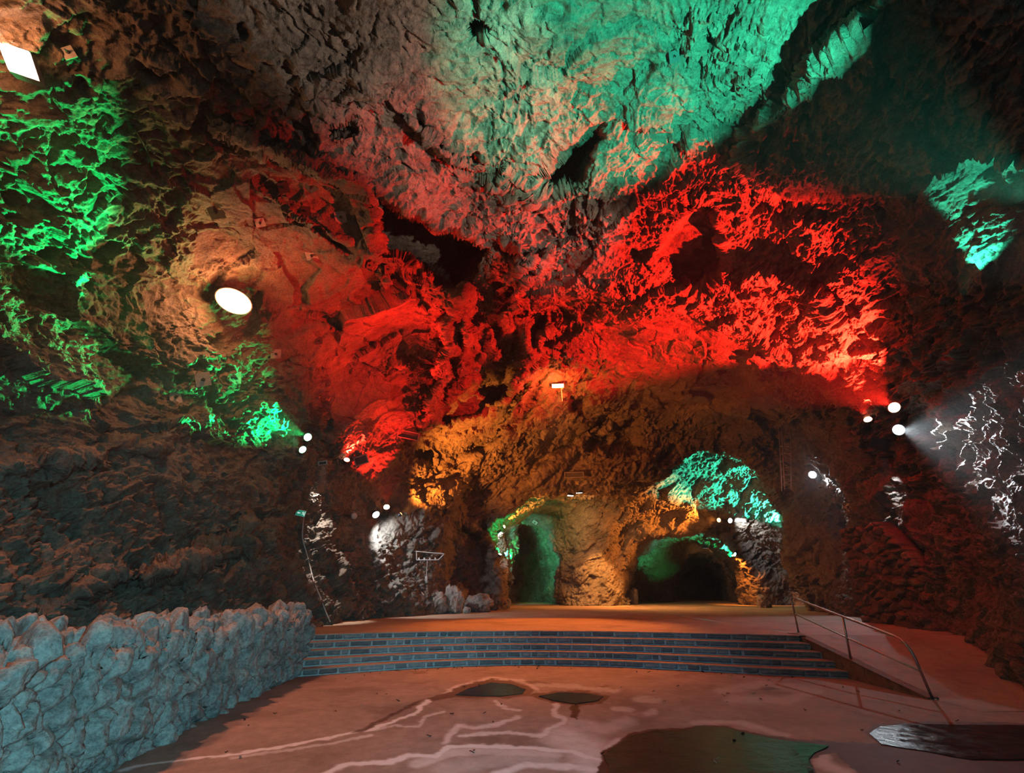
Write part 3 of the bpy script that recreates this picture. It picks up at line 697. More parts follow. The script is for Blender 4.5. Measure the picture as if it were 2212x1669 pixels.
def flood(px, py, kind, label, aim=None, power=1000, cone=80, blend=.5, size=.30, off=.45, face=.5, shape='round', name='floodlight', group=None, lit=True, src=None, circ=None, roll=0, squash=0):
    """a lamp on a yoke fixed to the rock; its lens looks between the aimed spot and the room"""
    hit, nor = cast(px, py); nor = wide_normal(px, py); view = (Vector(CAM) - hit).normalized()
    pos = hit + view * off; target = cast(*aim)[0] if aim is not None else pos + view * 5 + Vector((0, 0, -4))
    dirn = (target - pos).normalized(); z = (dirn * (1 - face) + view * face).normalized(); R = frame_axes(z, roll)
    e = empty(name, tuple(pos), label, 'lamp', group)
    def L(p): return R @ Vector(p)
    bm = bmesh.new(); s = size
    if shape == 'round':
        prof = [(.0, -.62), (.30, -.60), (.42, -.42), (.50, -.10), (.54, 0), (.54, .06), (.49, .06), (.47, .0)]; rings = []
        for rr, zz in prof:
            rings.append([bm.verts.new(L((s * rr * math.cos(a), s * rr * math.sin(a), s * zz))) for a in [k * math.pi / 12 for k in range(24)]])
        for A, B in zip(rings, rings[1:]):
            for k in range(24): bm.faces.new((A[k], A[(k + 1) % 24], B[(k + 1) % 24], B[k]))
        bmesh.ops.remove_doubles(bm, verts=bm.verts, dist=1e-5)
    else:
        sx, sy = (s * .5, s * .36) if shape == 'rect' else (s * .5, s * .17)
        for (cx_, cy_, wx_, wy_) in ((0, sy, 2 * sx + .04, .03), (0, -sy, 2 * sx + .04, .03), (sx, 0, .03, 2 * sy), (-sx, 0, .03, 2 * sy)):
            box(bm, L((cx_, cy_, -.02)), (wx_, wy_, .10), R)
        box(bm, L((0, 0, -.09)), (2 * sx * .9, 2 * sy * .86, .10), R, .015)
        for q in range(5): box(bm, L((-sx * .7 + q * sx * .35, 0, -.155)), (.012, 2 * sy * .7, .05), R)
    if squash: bmesh.ops.transform(bm, matrix=(R @ Matrix.Diagonal((1, squash, 1)) @ R.transposed()).to_4x4(), verts=bm.verts)
    bm_obj('housing', bm, M_HOUSE if kind != 'warm' else M_GREYH, e, shape == 'round')
    bm = bmesh.new()
    if shape == 'round':
        rings = []
        for q in range(6):
            a = q / 5 * math.pi / 2; rr = s * .46 * math.cos(a); zz = s * .22 * math.sin(a) + s * .02
            if q == 5: top = bm.verts.new(L((0, 0, zz)))
            else: rings.append([bm.verts.new(L((rr * math.cos(b), rr * math.sin(b), zz))) for b in [k * math.pi / 12 for k in range(24)]])
        for A, B in zip(rings, rings[1:]):
            for k in range(24): bm.faces.new((A[k], A[(k + 1) % 24], B[(k + 1) % 24], B[k]))
        for k in range(24): bm.faces.new((rings[-1][k], rings[-1][(k + 1) % 24], top))
    else: box(bm, L((0, 0, -.015)), (2 * sx - .03, 2 * sy - .03, .03), R, .008)
    if squash: bmesh.ops.transform(bm, matrix=(R @ Matrix.Diagonal((1, squash, 1)) @ R.transposed()).to_4x4(), verts=bm.verts)
    bm_obj('lens', bm, LENS[kind] if lit else M_DEAD, e, shape == 'round')
    # yoke and arm back to the rock
    bm = bmesh.new(); w2 = (.58 * s if shape == 'round' else sx + .04)
    tube(bm, [L((w2, 0, -.03)), L((w2, 0, -.5 * s - .10)), L((-w2, 0, -.5 * s - .10)), L((-w2, 0, -.03))], .014, 6)
    back = hit - pos - Vector(nor) * .25; tube(bm, [L((0, 0, -.5 * s - .10)), back], .018, 8)
    bm_obj('yoke', bm, M_HOUSE, e)
    if lit and power:
        sp = pos + z * (s * .3 + .03) + (dirn * .05); sp = pos + z * (s * .25 + .02) + dirn * (s * .35)
        if circ: target, cone = circle_aim(sp, circ)
        l = light(name + '_light', 'SPOT', sp, target, power * 2.2, LCOL[kind], .06, cone, blend)
        l.parent = e; l.location = sp - pos; l.rotation_euler = (target - sp).to_track_quat('-Z', 'Y').to_euler()
    return e
def circle_aim(src, pix):
    """axis and full cone angle of a beam whose rim passes through three points of the rock"""
    d = [(cast(*p)[0] - Vector(src)).normalized() for p in pix]; n = (d[1] - d[0]).cross(d[2] - d[0]).normalized()
    if n.dot(d[0]) < 0: n = -n
    return Vector(src) + n * 5, 2 * math.degrees(math.acos(min(1, n.dot(d[0]))))
def throw3(name, src, pix, power, col, blend, radius=.08):
    t, c = circle_aim(src, pix); print(name, round(c, 1)); return light(name, 'SPOT', src, t, power * 1.38, col, radius, c, blend)
# ceiling lamps, warm white
def big_panel():
    c3 = [(-4, 91), (63, 113), (82, 172), (20, 151)]; d = 0
    hit, nor = cast(33, 130); view = (Vector(CAM) - hit).normalized(); pos = hit + view * .7; Y = pos.y
    e = empty('floodlight', tuple(pos), 'large square warm white floodlight panel glowing at the upper left edge', 'lamp')
    cs = [Vector(at(x, y, Y)) - pos for x, y in c3]; n = (cs[1] - cs[0]).cross(cs[3] - cs[0]).normalized()
    if n.dot(view) < 0: n = -n
    cen = sum(cs, Vector()) / 4
    def slab(name, k, z0, z1, m):
        bm = bmesh.new(); v = [[bm.verts.new(cen + (c - cen) * k + n * z) for c in cs] for z in (z0, z1)]
        bm.faces.new(v[0][::-1]); bm.faces.new(v[1])
        for a in range(4): bm.faces.new((v[0][a], v[0][(a + 1) % 4], v[1][(a + 1) % 4], v[1][a]))
        bmesh.ops.recalc_face_normals(bm, faces=bm.faces); bm_obj(name, bm, m, e)
    slab('housing', 1.06, -.14, -.01, M_GREYH); slab('lens', 1.0, -.008, .02, LENS['warm'])
    bm = bmesh.new(); tube(bm, [Vector(n) * -.12, hit - pos + (hit - pos).normalized() * .3], .03, 8); bm_obj('arm', bm, M_HOUSE, e)
    l = light('panel_light', 'POINT', (0, 0, 0), (0, 0, -1), 150, (1.0, .34, .11), .22); l.parent = e; l.location = n * .30
big_panel()
flood(505, 650, 'warm', 'brightest oval warm white floodlight on the upper left rock face', (600, 1560), 0, 150, 1, 1.05, .75, .85, squash=.68, roll=-.2)
h_, n_ = cast(505, 650); p_ = h_ + (Vector(CAM) - h_).normalized() * 1.1
light('oval_lamp_glow', 'POINT', p_, (0, 0, 0), 640, (1.0, .34, .11), .25)
light('oval_lamp_halo_fill', 'POINT', h_ + (Vector(CAM) - h_).normalized() * .40, (0, 0, 0), 60, (1.0, .42, .16), .1)  # added point behind the lamp, lights the rock around it like a halo
light('oval_lamp_beam', 'SPOT', p_, onz(560, 1560, 0), 1700, (1.0, .28, .15), .2, 72, .9)
flood(1205, 833, 'warm', 'warm white rectangular floodlight on a pole above the middle of the rear arch', (1215, 1340), 0, 150, 1, .72, .7, .85, 'slot')
h_, n_ = cast(1205, 833); p_ = h_ + (Vector(CAM) - h_).normalized() * 1.3
light('arch_lamp_glow', 'POINT', p_ + Vector((0, 0, -.3)), (0, 0, 0), 560, (1.0, .15, .025), .15)
light('arch_lamp_beam', 'SPOT', p_ + Vector((0, 0, -.3)), onz(1180, 1350, .8), 10500, (1.0, .25, .05), .15, 46, .7)
# left wall
flood(665, 944, 'green', 'upper of the two green floodlights on the left wall', (440, 840), 9000, 38, .4, .34, .9, .45)
flood(654, 971, 'green', 'lower of the two green floodlights on the left wall', (520, 870), 1300, 72, .7, .30, .9, .45)
flood(749, 993, 'red', 'red floodlight beside an empty square frame on the left wall', (850, 740), 8500, 70, .9, .30, .6, .3)
flood(835, 1095, 'red', 'red floodlight just above a white one left of the rear arch', (830, 880), 2600, 80, .4, .34, .6, .45)
flood(812, 1111, 'white', 'white floodlight below a red one left of the rear arch', (950, 1290), 480, 110, .6, .38, 1.1, .6)
flood(865, 1110, 'amber', 'small amber floodlight grazing the leaning rib left of the arch', (1060, 960), 5500, 80, .8, .22, 1.2, .2)
# right wall
flood(1932, 880, 'red', 'largest red floodlight high on the right wall', (1300, 560), 24000, 82, .35, .42, .9, .5, circ=[(1060, 960), (640, 140), (1610, 330)])
flood(1875, 906, 'red', 'smaller red floodlight left of the largest one on the right wall', (1800, 760), 7500, 78, .6, .32, .9, .3)
flood(1941, 928, 'white', 'oval white floodlight beneath the red pair on the right wall', (2100, 945), 4200, 56, .7, .40, 1.6, .4)
flood(1755, 1025, 'white', 'white floodlight beside the hanging ladder on the right', (1800, 1040), 500, 110, .6, .46, .8, .6)
# inside the rear chamber
flood(1089, 1137, 'amber', 'tiny amber floodlight on the left jamb of the rear arch', (1250, 1050), 1500, 90, .6, .26, .5, .3)
flood(1079, 1151, 'white', 'small white floodlight on the left jamb of the rear arch', (1150, 1240), 500, 60, .6, .26, .5, .5)
flood(1232, 1070, 'tube', 'left one of two slim tube lights under the chamber ceiling', (1300, 1300), 500, 130, 1, .55, .6, .5, 'slot', 'tube_light')
flood(1251, 1064, 'tube', 'right one of two slim tube lights under the chamber ceiling', (1280, 1250), 900, 130, 1, .5, .6, .5, 'slot', 'tube_light')
flood(1553, 1123, 'amber', 'amber floodlight on the right jamb of the rear arch', (1290, 1110), 4200, 100, .6, .36, .7, .5)
flood(1577, 1124, 'white', 'white floodlight on the right jamb of the rear arch', (1625, 1140), 330, 100, .6, .42, .8, .6)
flood(1080, 1197, 'green', 'leftmost of the three green lamps in the left passage', (1110, 1120), 500, 90, .6, .22, .5, .5)
flood(1091, 1196, 'teal', 'middle of the three green lamps in the left passage', (1150, 1150), 900, 90, .6, .26, .5, .5)
flood(1102, 1200, 'green', 'rightmost of the three green lamps in the left passage', (1165, 1190), 500, 90, .6, .22, .5, .5)
flood(1588, 1197, 'teal', 'green floodlight at the springing of the far tunnel arch', (1480, 1160), 900, 70, .6, .34, .6, .5)
flood(1583, 1199, 'amber', 'small amber floodlight by the far tunnel arch', (1610, 1260), 700, 100, .6, .22, .6, .5)
flood(1524, 1183, 'tube', 'slim tube light at the crown of the far tunnel', (1540, 1290), 60, 130, 1, .6, .5, .5, 'slot', 'tube_light')

def throw(name, fpx, off, aim, power, col, cone, blend, radius=.08):
    h, n = cast(*fpx); p = h + (Vector(CAM) - h).normalized() * off; return light(name, 'SPOT', p, cast(*aim)[0], power * 1.38, col, radius, cone, blend)
throw3('roof_beam_teal', (6.0, 4.0, 6.0), [(1628, 295), (1830, 10), (900, 130)], 11500, TEAL, .42)
pb_ = light('roof_beam_pale', 'SPOT', (8.5, 5.0, 5.5), cast(1000, 270)[0], 7000, PALE, .1, 80, .5); pb_.scale = (1, .24, 1); pb_.rotation_euler.rotate_axis('Z', .12)
throw('shoulder_beam_green', (330, 760), 1.4, (90, 392), 4200, GREEN, 46, .4)
throw('wall_patch_light', (1908, 985), .8, (1935, 1100), 700, COOL, 40, .5)
throw('side_beam_teal', (2080, 640), 1.2, (2130, 400), 1000, TEAL, 50, .3)
hc_ = cast(1690, 1140); throw('chamber_beam_teal', (1690, 1140), .6, (1590, 1045), 15000, TEAL, 78, .4)
light('chamber_floor_beam', 'SPOT', (9.0, 37.5, 7.2), (11.5, 37.0, .8), 2600, (1.0, .36, .08), .1, 125, .8)
light('pillar_beam', 'SPOT', (7.5, 36.5, 7.0), cast(1298, 1265)[0], 8000, (1.0, .40, .09), .1, 44, .7)
throw('tunnel_beam_green', (1585, 1200), .5, (1500, 1166), 4500, GREEN, 60, .3)
throw('wall_strip_light', (700, 1003), .55, (688, 1150), 1500, (1, .9, .8), 44, .4)

# warm beam of the square panel down to the floor on the left
throw_p = cast(33, 130); pp_ = throw_p[0] + (Vector(CAM) - throw_p[0]).normalized() * 1.1
light('panel_beam', 'SPOT', pp_, onz(500, 1580, 0), 1900, (1.0, .28, .15), .2, 80, .9)

# ------------------------------------------------------------------ haze that hangs in the cave
m_ = bpy.data.materials.new('cave_haze'); m_.use_nodes = True; nt_ = m_.node_tree; nt_.nodes.clear()
out_ = N(nt_, 'ShaderNodeOutputMaterial'); vs_ = N(nt_, 'ShaderNodeVolumeScatter'); vs_.inputs['Density'].default_value = .0011; vs_.inputs['Anisotropy'].default_value = .5
nt_.links.new(vs_.outputs[0], out_.inputs['Volume'])
bm = bmesh.new(); box(bm, (5, 33, 8), (56, 88, 22)); hz_ = bm_obj('haze', bm, m_)
tag(hz_, 'thin haze filling the cave and glowing around the lamps', 'haze'); hz_['kind'] = 'stuff'

# ------------------------------------------------------------------ rock bolts and their square plates
M_PLATE = simple('weathered_steel_plate', (.30, .27, .25), .6, .25, scale=8)
M_PLATED = simple('dark_rusted_plate', (.035, .03, .03), .65, .2, scale=8)
def plate(px, py, label, dark, w=.30, spin=.7, group=None, bolt=True):
    hit, nor = cast(px, py); n = (wide_normal(px, py, 10) * .6 + (Vector(CAM) - hit).normalized() * .4).normalized()
    pos = hit + n * .05; Rm = frame_axes(n, spin); e = empty('rock_bolt_plate', tuple(pos), label, 'anchor plate', group)
    m = M_PLATED if dark else M_PLATE
    bm = bmesh.new(); box(bm, (0, 0, 0), (w, w, .025), Rm, .004); bm_obj('plate', bm, m, e)
    bm = bmesh.new(); cyl(bm, Rm @ Vector((0, 0, .012)), Rm @ Vector((0, 0, .05)), w * .14, 6)
    if bolt: tube(bm, [Rm @ Vector((0, 0, .04)), Rm @ Vector((0, 0, .13))], w * .06, 8)
    tube(bm, [Rm @ Vector((0, 0, 0)), -n * .35], w * .05, 6); bm_obj('bolt', bm, M_PLATED, e)
PL = [(467, 457, 'dark square rock bolt plate up and left of the oval lamp', 1, .38), (612, 404, 'dark rock bolt plate, left of the pair side by side on the brown roof slab', 1, .30),
 (672, 402, 'dark rock bolt plate, right of the pair side by side on the brown roof slab', 1, .32), (659, 453, 'dark rock bolt plate just below the side by side pair on the roof slab', 1, .28),
 (735, 468, 'pale rock bolt plate at the right end of the brown roof slab', 0, .36), (673, 549, 'pale rock bolt plate up and right of the oval lamp', 0, .38),
 (561, 479, 'faint brown rock bolt plate between the oval lamp and the plate pair', 0, .28), (595, 763, 'pale rock bolt plate below and right of the oval lamp', 0, .36),
 (688, 735, 'dark rock bolt plate right of the pale plate below the oval lamp', 1, .28), (788, 753, 'small dark rock bolt plate on the red slab left of the folds', 1, .26),
 (437, 819, 'green lit rock bolt plate, left one of the upper pair above the green lamps', 0, .44), (506, 816, 'green lit rock bolt plate, right one of the upper pair above the green lamps', 0, .44),
 (376, 858, 'green lit rock bolt plate, lowest and leftmost of the three in green light', 0, .38), (552, 882, 'small dark rock bolt plate up and left of the green lamps', 1, .26),
 (151, 117, 'small pale rock bolt plate beside the square panel lamp', 0, .22), (797, 572, 'dark rock bolt plate at the left end of the row on the bright red slab', 1, .26),
 (836, 581, 'dark rock bolt plate at the top of the bright red slab', 1, .34), (870, 639, 'dark rock bolt plate with a rust patch left of the big dark hollow edge', 1, .26),
 (933, 645, 'largest dark rock bolt plate beside the top of the rock folds', 1, .36), (1510, 541, 'upper dark rock bolt plate on the dark roof slab at right', 1, .42),
 (1481, 570, 'lower dark rock bolt plate on the dark roof slab at right', 1, .34), (1558, 801, 'dark rock bolt plate on the smooth red roof above the rear arch', 1, .44),
 (1455, 122, 'dark rock bolt plate in the teal lit roof', 1, .26), (1858, 746, 'dark rock bolt plate above the red lamps at right', 1, .26),
 (1835, 1095, 'small pale rock bolt plate right of the round white lamp', 0, .34), (1156, 1127, 'pale green rock bolt plate in the roof of the left passage', 0, .45)]
for a in PL: plate(a[0], a[1], a[2], a[3], a[4], .6 + .25 * math.sin(a[0]))

# ------------------------------------------------------------------ unlit lamps and frames
def frame_box(px, py, w, h, label, roll, kind='empty', m=None, nm='lamp_frame'):
    hit, nor = cast(px, py); view = (Vector(CAM) - hit).normalized(); pos = hit + view * .35; R = frame_axes((view + Vector((0, 0, -.25))).normalized(), roll)
    e = empty(nm, tuple(pos), label, 'lamp'); m = m or M_GREYH; bm = bmesh.new()
    for (x, y, sx, sy) in ((0, h / 2, w + .05, .05), (0, -h / 2, w + .05, .05), (w / 2, 0, .05, h), (-w / 2, 0, .05, h)): box(bm, R @ Vector((x, y, 0)), (sx, sy, .14), R)
    bm_obj('frame', bm, m, e)
    bm = bmesh.new(); box(bm, R @ Vector((0, 0, -.05)), (w - .04, h - .04, .03), R)
    for q in (-1, 1): box(bm, R @ Vector((q * w * .17, 0, -.02)), (.03, h - .06, .05), R)
    bm_obj('louvre', bm, M_DEAD, e)
    bm = bmesh.new(); tube(bm, [R @ Vector((0, 0, -.05)), hit - pos - view * .3], .025, 8); bm_obj('arm', bm, M_HOUSE, e)
frame_box(780, 993, .62, .42, 'unlit open rectangular lamp frame beside the red lamp on the left wall', .4)
frame_box(882, 939, 1.15, .40, 'unlit louvred rectangular lamp in red light left of the rear arch', -.15)
frame_box(1240, 1025, 1.3, .36, 'unlit long rectangular lamp under the chamber roof', 0)
frame_box(1905, 960, .75, .45, 'unlit dark box lamp beneath the red pair on the right wall', -.5, m=M_HOUSE)
frame_box(1568, 1144, .45, .32, 'small dark box lamp below the amber lamp on the right jamb', 0, m=M_HOUSE)
frame_box(1540, 1146, .5, .32, 'tilted dark box lamp left of the amber lamp on the right jamb', .6, m=M_HOUSE)
frame_box(697, 999, .34, .16, 'small pale wall spotlight above the white lit edge of the left wall', .25, m=M_PLATE)
def globe(px, py, r, label):
    hit, nor = cast(px, py); view = (Vector(CAM) - hit).normalized(); pos = hit + view * .22; e = empty('bulkhead_lamp', tuple(pos), label, 'lamp')
    bm = bmesh.new(); bmesh.ops.create_uvsphere(bm, u_segments=20, v_segments=12, radius=r); bm_obj('glass_globe', bm, simple('frosted_glass', (.55, .52, .50), .3), e, True)
    bm = bmesh.new(); cyl(bm, -view * r * .8, -view * .5, r * .6, 14); bm_obj('base', bm, M_HOUSE, e)
globe(765, 1114, .15, 'small unlit round bulkhead lamp on a cable on the left wall')
# lamp pole under the arch lamp
h_, n_ = cast(1205, 833); vw = (Vector(CAM) - h_).normalized(); p0 = h_ + vw * .6
bm = bmesh.new(); tube(bm, [Vector((.22, 0, -.2)), Vector((.24, 0, -1.05))], .022, 8); box(bm, (.24, 0, -.18), (.16, .1, .06)); tube(bm, [Vector((.22, 0, -.2)), h_ - p0 - vw * .3], .02, 6)
tag(bm_obj('hanging_pole', bm, M_PLATE), 'thin pale pole hanging below the warm lamp above the arch', 'pole'); bpy.data.objects['hanging_pole'].location = p0

# ------------------------------------------------------------------ emergency exit sign
def exit_sign():
    px, py = 650, 1108; hit, nor = cast(px, py); view = (Vector(CAM) - hit).normalized(); pos = hit + view * .22; R = frame_axes((view + Vector((.15, 0, 0))).normalized(), -.12)
    s = 18 / F_ * (pos.y * CP + (pos.z - 2) * SP); w, h = s * 1.0, s * .62
    e = empty('exit_sign', tuple(pos), 'green and white emergency exit sign with running figure and arrow on the left wall', 'exit sign')
    bm = bmesh.new(); box(bm, R @ Vector((0, 0, -.05)), (w * 1.12, h * 1.2, .10), R, .01); bm_obj('housing', bm, simple('white_sign_housing', (.6, .6, .58), .5), e)
    bm = bmesh.new(); box(bm, R @ Vector((0, 0, .006)), (w, h, .012), R); face = bm_obj('sign_face', bm, simple('sign_green', (.0, .12, .07), .4, 0, (.01, .30, .17), .55), e)
    M_W = simple('sign_white', (.6, .6, .6), .4, 0, (.8, 1, .92), .8); z = .015
    def P(pts, bm):
        v = [bm.verts.new(R @ Vector((x * h, y * h, z))) for x, y in pts] ; u = [bm.verts.new(R @ Vector((x * h, y * h, z + .004))) for x, y in pts]
        bm.faces.new(u); n = len(pts)
        for k in range(n): bm.faces.new((v[k], v[(k + 1) % n], u[(k + 1) % n], u[k]))
    bm = bmesh.new()   # arrow pointing left
    P([(-.68, 0), (-.48, .2), (-.48, .07), (-.12, .07), (-.12, -.07), (-.48, -.07), (-.48, -.2)], bm); bm_obj('arrow', bm, M_W, face)
    bm = bmesh.new()   # running figure
    P([(.36 + .055 * math.cos(a), .30 + .055 * math.sin(a)) for a in [k * math.pi / 5 for k in range(10)]], bm)
    P([(.30, .20), (.42, .22), (.46, .0), (.36, -.04)], bm); P([(.30, .20), (.20, .06), (.15, .09), (.26, .25)], bm); P([(.42, .22), (.54, .10), (.50, .06), (.40, .14)], bm)
    P([(.36, -.03), (.26, -.16), (.14, -.14), (.14, -.20), (.29, -.22), (.42, -.06)], bm); P([(.38, -.03), (.50, -.14), (.50, -.34), (.56, -.34), (.57, -.12), (.46, 0)], bm)
    bm_obj('running_figure', bm, M_W, face)
    bm = bmesh.new(); P([(.62, .38), (.72, .38), (.72, -.38), (.62, -.38)], bm); bm_obj('doorway', bm, M_W, face)
    bm = bmesh.new(); tube(bm, [R @ Vector((0, 0, -.08)), hit - pos - view * .2], .02, 6); bm_obj('bracket', bm, M_HOUSE, e)
exit_sign()

# ------------------------------------------------------------------ cables that follow the rock
M_CABLE = simple('pale_grey_cable', (.42, .40, .38), .6); M_CABLED = simple('black_cable', (.02, .02, .02), .6)
def cable(pts, r, label, m, nm='cable', off=.05):
    P = []
    for (x0, y0), (x1, y1) in zip(pts, pts[1:]):
        n = max(2, int(math.hypot(x1 - x0, y1 - y0) / 9))
        for k in range(n):
            t = k / n; h, _ = cast(x0 + (x1 - x0) * t, y0 + (y1 - y0) * t); P.append(h + (Vector(CAM) - h).normalized() * off)
    Ps = [P[0]] + [(P[i - 1] + P[i] * 2 + P[i + 1]) / 4 for i in range(1, len(P) - 1)] + [P[-1]]
    if any((b - a).length > 2.5 for a, b in zip(Ps, Ps[1:])):
        Q_ = [Ps[0]]
        for p in Ps[1:]:
            if (p - Q_[-1]).length < 2.5: Q_.append(p)
        Ps = Q_
    o0 = Ps[0]; bm = bmesh.new(); tube(bm, [p - o0 for p in Ps], r, 8); o = bm_obj(nm, bm, m, None, True); o.location = o0; tag(o, label, 'cable')
cable([(656, 1118), (652, 1160), (664, 1200), (676, 1250), (692, 1290), (705, 1325), (718, 1352)], .022, 'pale cable running down the left wall from the exit sign to the terrace', M_CABLE)
cable([(705, 1095), (735, 1108), (765, 1116), (800, 1112)], .018, 'dark cable linking the round bulkhead lamp to the white lamp', M_CABLED)
cable([(285, 270), (310, 310), (328, 350), (330, 385)], .03, 'brown cable hanging off the upper left roof', M_CABLED)

# ------------------------------------------------------------------ ladder that hangs from the roof at right
def ladder():
    d0 = cast(1700, 1010)[0]; Y = min(d0.y - 1.2, 27.5); a = Vector(at(1690, 952, Y)); b = Vector(at(1695, 1057, Y)); c = Vector(at(1709, 1057, Y)); d = Vector(at(1711, 965, Y))
    e = empty('ladder', tuple(b), 'thin metal ladder hanging from the roof beside the round white lamp', 'ladder'); M = M_STEEL
    up = (a - b) * 1.0
    for p, q in ((b, a + up * .5), (c, d + up * .5)):
        bm = bmesh.new(); tube(bm, [p - b, q - b], .035, 8); bm_obj('rail', bm, M, e)
    bm = bmesh.new(); tube(bm, [p_ - b for p_ in (b + Vector((.1, .5, 0)), a + Vector((.1, .5, 0)) + up * .5)], .03, 8); bm_obj('rail', bm, M, e)
    for k in range(11):
        t = .03 + k * .094; bm = bmesh.new(); tube(bm, [b.lerp(a, t) - b, c.lerp(d, t) - b], .022, 6); bm_obj('rung', bm, M, e)
    for k in range(6):
        t = .06 + k * .16; bm = bmesh.new(); tube(bm, [b.lerp(a, t) - b, b.lerp(a, t + .08) - b + Vector((.1, .5, 0)), c.lerp(d, t + .14) - b], .016, 6); bm_obj('brace', bm, M, e)
ladder()
# ------------------------------------------------------------------ metal rack fixed to the left wall, with a lamp hanging below it
def rack():
    h = cast(925, 1205)[0]; Y = h.y - .8; A = Vector(at(893, 1190, Y)); B = Vector(at(960, 1196, Y)); C_ = Vector(at(900, 1209, Y)); D = Vector(at(947, 1209, Y)); e = empty('lighting_rack', tuple(C_), 'pale tubular metal rack bracketed to the left wall above the boulders', 'rack')
    bk = Vector((.15, .9, .1))
    bm = bmesh.new()
    for p, q in ((A, B), (C_, D), (B, D), (A.lerp(B, .1), C_)): tube(bm, [p - C_, q - C_], .03, 8)
    bm_obj('front_frame', bm, M_PLATE, e)
    bm = bmesh.new()
    for p in (A.lerp(B, .2), A.lerp(B, .75), C_.lerp(D, .2), C_.lerp(D, .8)): tube(bm, [p - C_, p - C_ + bk], .025, 8)
    bm_obj('arm', bm, M_PLATE, e)
    for t in (.1, .35, .6, .85):
        p = C_.lerp(D, t) - C_; bm = bmesh.new(); box(bm, p + Vector((0, 0, .06)), (.08, .05, .12)); bm_obj('clamp', bm, M_PLATE, e)
    E0 = Vector(at(923, 1210, Y)); E1 = Vector(at(921, 1246, Y)); bm = bmesh.new(); tube(bm, [E0 - C_, E1 - C_], .02, 8); bm_obj('drop_pole', bm, M_PLATE, e)
    bm = bmesh.new(); box(bm, E1 - C_ + Vector((0, 0, -.12)), (.13, .12, .34), bev=.02); bm_obj('lamp_head', bm, M_PLATE, e)
    bm = bmesh.new(); L_ = [E0.lerp(B, t) - C_ + Vector((0, 0, -.35 * math.sin(t * math.pi))) for t in [k / 8 for k in range(9)]]; tube(bm, L_, .012, 6); bm_obj('slack_cable', bm, M_CABLED, e)
rack()

# ------------------------------------------------------------------ boulders at the foot of the left wall
M_BOULD = rock_mat('pale_boulder', (.22, .18, .15), (.34, .29, .25), (.46, .41, .36), 1.6, .05)
def boulder(px, py, w, h, label, seed, ground=.8, nm='boulder'):
    p = onz(px, py, ground); zc_ = p[1] * CP + (p[2] - 2) * SP; rw = w / F_ * zc_ / 2; rh = h / F_ * zc_
    bm = bmesh.new(); bmesh.ops.create_icosphere(bm, subdivisions=5, radius=1); V = np.array([v.co[:] for v in bm.verts])
    d = 1 + .35 * facets(V + seed * 3.1, 1.1, 70) + .16 * facets(V + seed, 2.6, 71) + .07 * (1 - 2 * np.abs(noise(V + seed, 3.5, 72))) + .02 * noise(V + seed, 9, 73)
    V = V * d[:, None] * [rw, rw * .8, rh * .52]
    for v, c in zip(bm.verts, V): v.co = c
    o = bm_obj(nm, bm, M_BOULD, None, True); o.location = (p[0], p[1] + rw * .5, ground + rh * .42); tag(o, label, 'rock'); return o
boulder(937, 1326, 52, 46, 'pale pointed boulder, leftmost of the large ones at the foot of the left wall', 1)
boulder(975, 1325, 44, 58, 'tall pale boulder in the middle of the heap below the left wall', 2)
boulder(1035, 1322, 56, 36, 'wide brown boulder at the right end of the heap below the left wall', 3)
boulder(1008, 1325, 18, 13, 'small pale boulder between the tall and the wide boulder', 4)
boulder(915, 1327, 26, 18, 'small brown boulder at the left end of the heap', 5)
boulder(1093, 1313, 20, 20, 'small craggy rock at the foot of the left jamb of the arch', 6)
boulder(1372, 1305, 18, 34, 'upright amber rock right of the big central pillar', 7)
0 and boulder(1480, 1304, 26, 24, 'upright amber rock standing inside the right passage', 8)
boulder(1655, 1313, 30, 24, 'craggy rock at the foot of the right jamb of the arch', 9)
0 and boulder(2185, 1492, 110, 110, 'large rounded rock at the bottom right edge beside the ramp', 10, .3)
boulder(908, 1300, 16, 20, 'small lilac stone perched left of the pale pointed boulder', 11, 1.4)
# ------------------------------------------------------------------ rough masonry wall behind the ramp
def masonry():
    a = np.array(at(1832, 1180, 21.0)); b = np.array(at(2030, 1230, 16.5)); n = 260; s = np.linspace(0, 1, n); zt = np.interp(s, [0, .5, .75, 1], [4.35, 4.4, 3.3, 1.8]); vs = np.linspace(0, 1, 150)
    S_, V0 = np.meshgrid(s, vs, indexing='ij'); X = a[0] + (b[0] - a[0]) * S_; Y = a[1] + (b[1] - a[1]) * S_; Z = .3 + V0 * (zt[:, None] - .3)
    dirn = b - a; nv = np.array([dirn[1], -dirn[0], 0]); nv /= np.linalg.norm(nv); nv = nv if nv @ (CAM - a) > 0 else -nv
    P = np.stack([X.ravel(), Y.ravel(), Z.ravel()], 1); f1, f2, cid = worley(P * [1, 1, 1.7], 1.9, 81); d = .16 * np.clip((f2 - f1) / .3, 0, 1) + .12 * cid + .05 * (1 - 2 * np.abs(noise(P, 3, 82)))
    F = P + nv * d[:, None]; B = P - nv * .5; i = np.arange(S_.size).reshape(S_.shape); q = np.stack([i[:-1, :-1], i[1:, :-1], i[1:, 1:], i[:-1, 1:]], -1).reshape(-1, 4); k = len(P)
    top = np.stack([i[:-1, -1], i[1:, -1], i[1:, -1] + k, i[:-1, -1] + k], 1); l = np.stack([i[0, :-1], i[0, 1:], i[0, 1:] + k, i[0, :-1] + k], 1); r_ = np.stack([i[-1, :-1], i[-1, :-1] + k, i[-1, 1:] + k, i[-1, 1:]], 1)
    o = np_mesh('masonry_wall', np.concatenate([F, B]), np.concatenate([q, top, l, r_, q[:, ::-1] + k]), M_CHEEK); tag(o, 'rough brown masonry wall in deep shade behind the ramp', 'wall')
masonry()

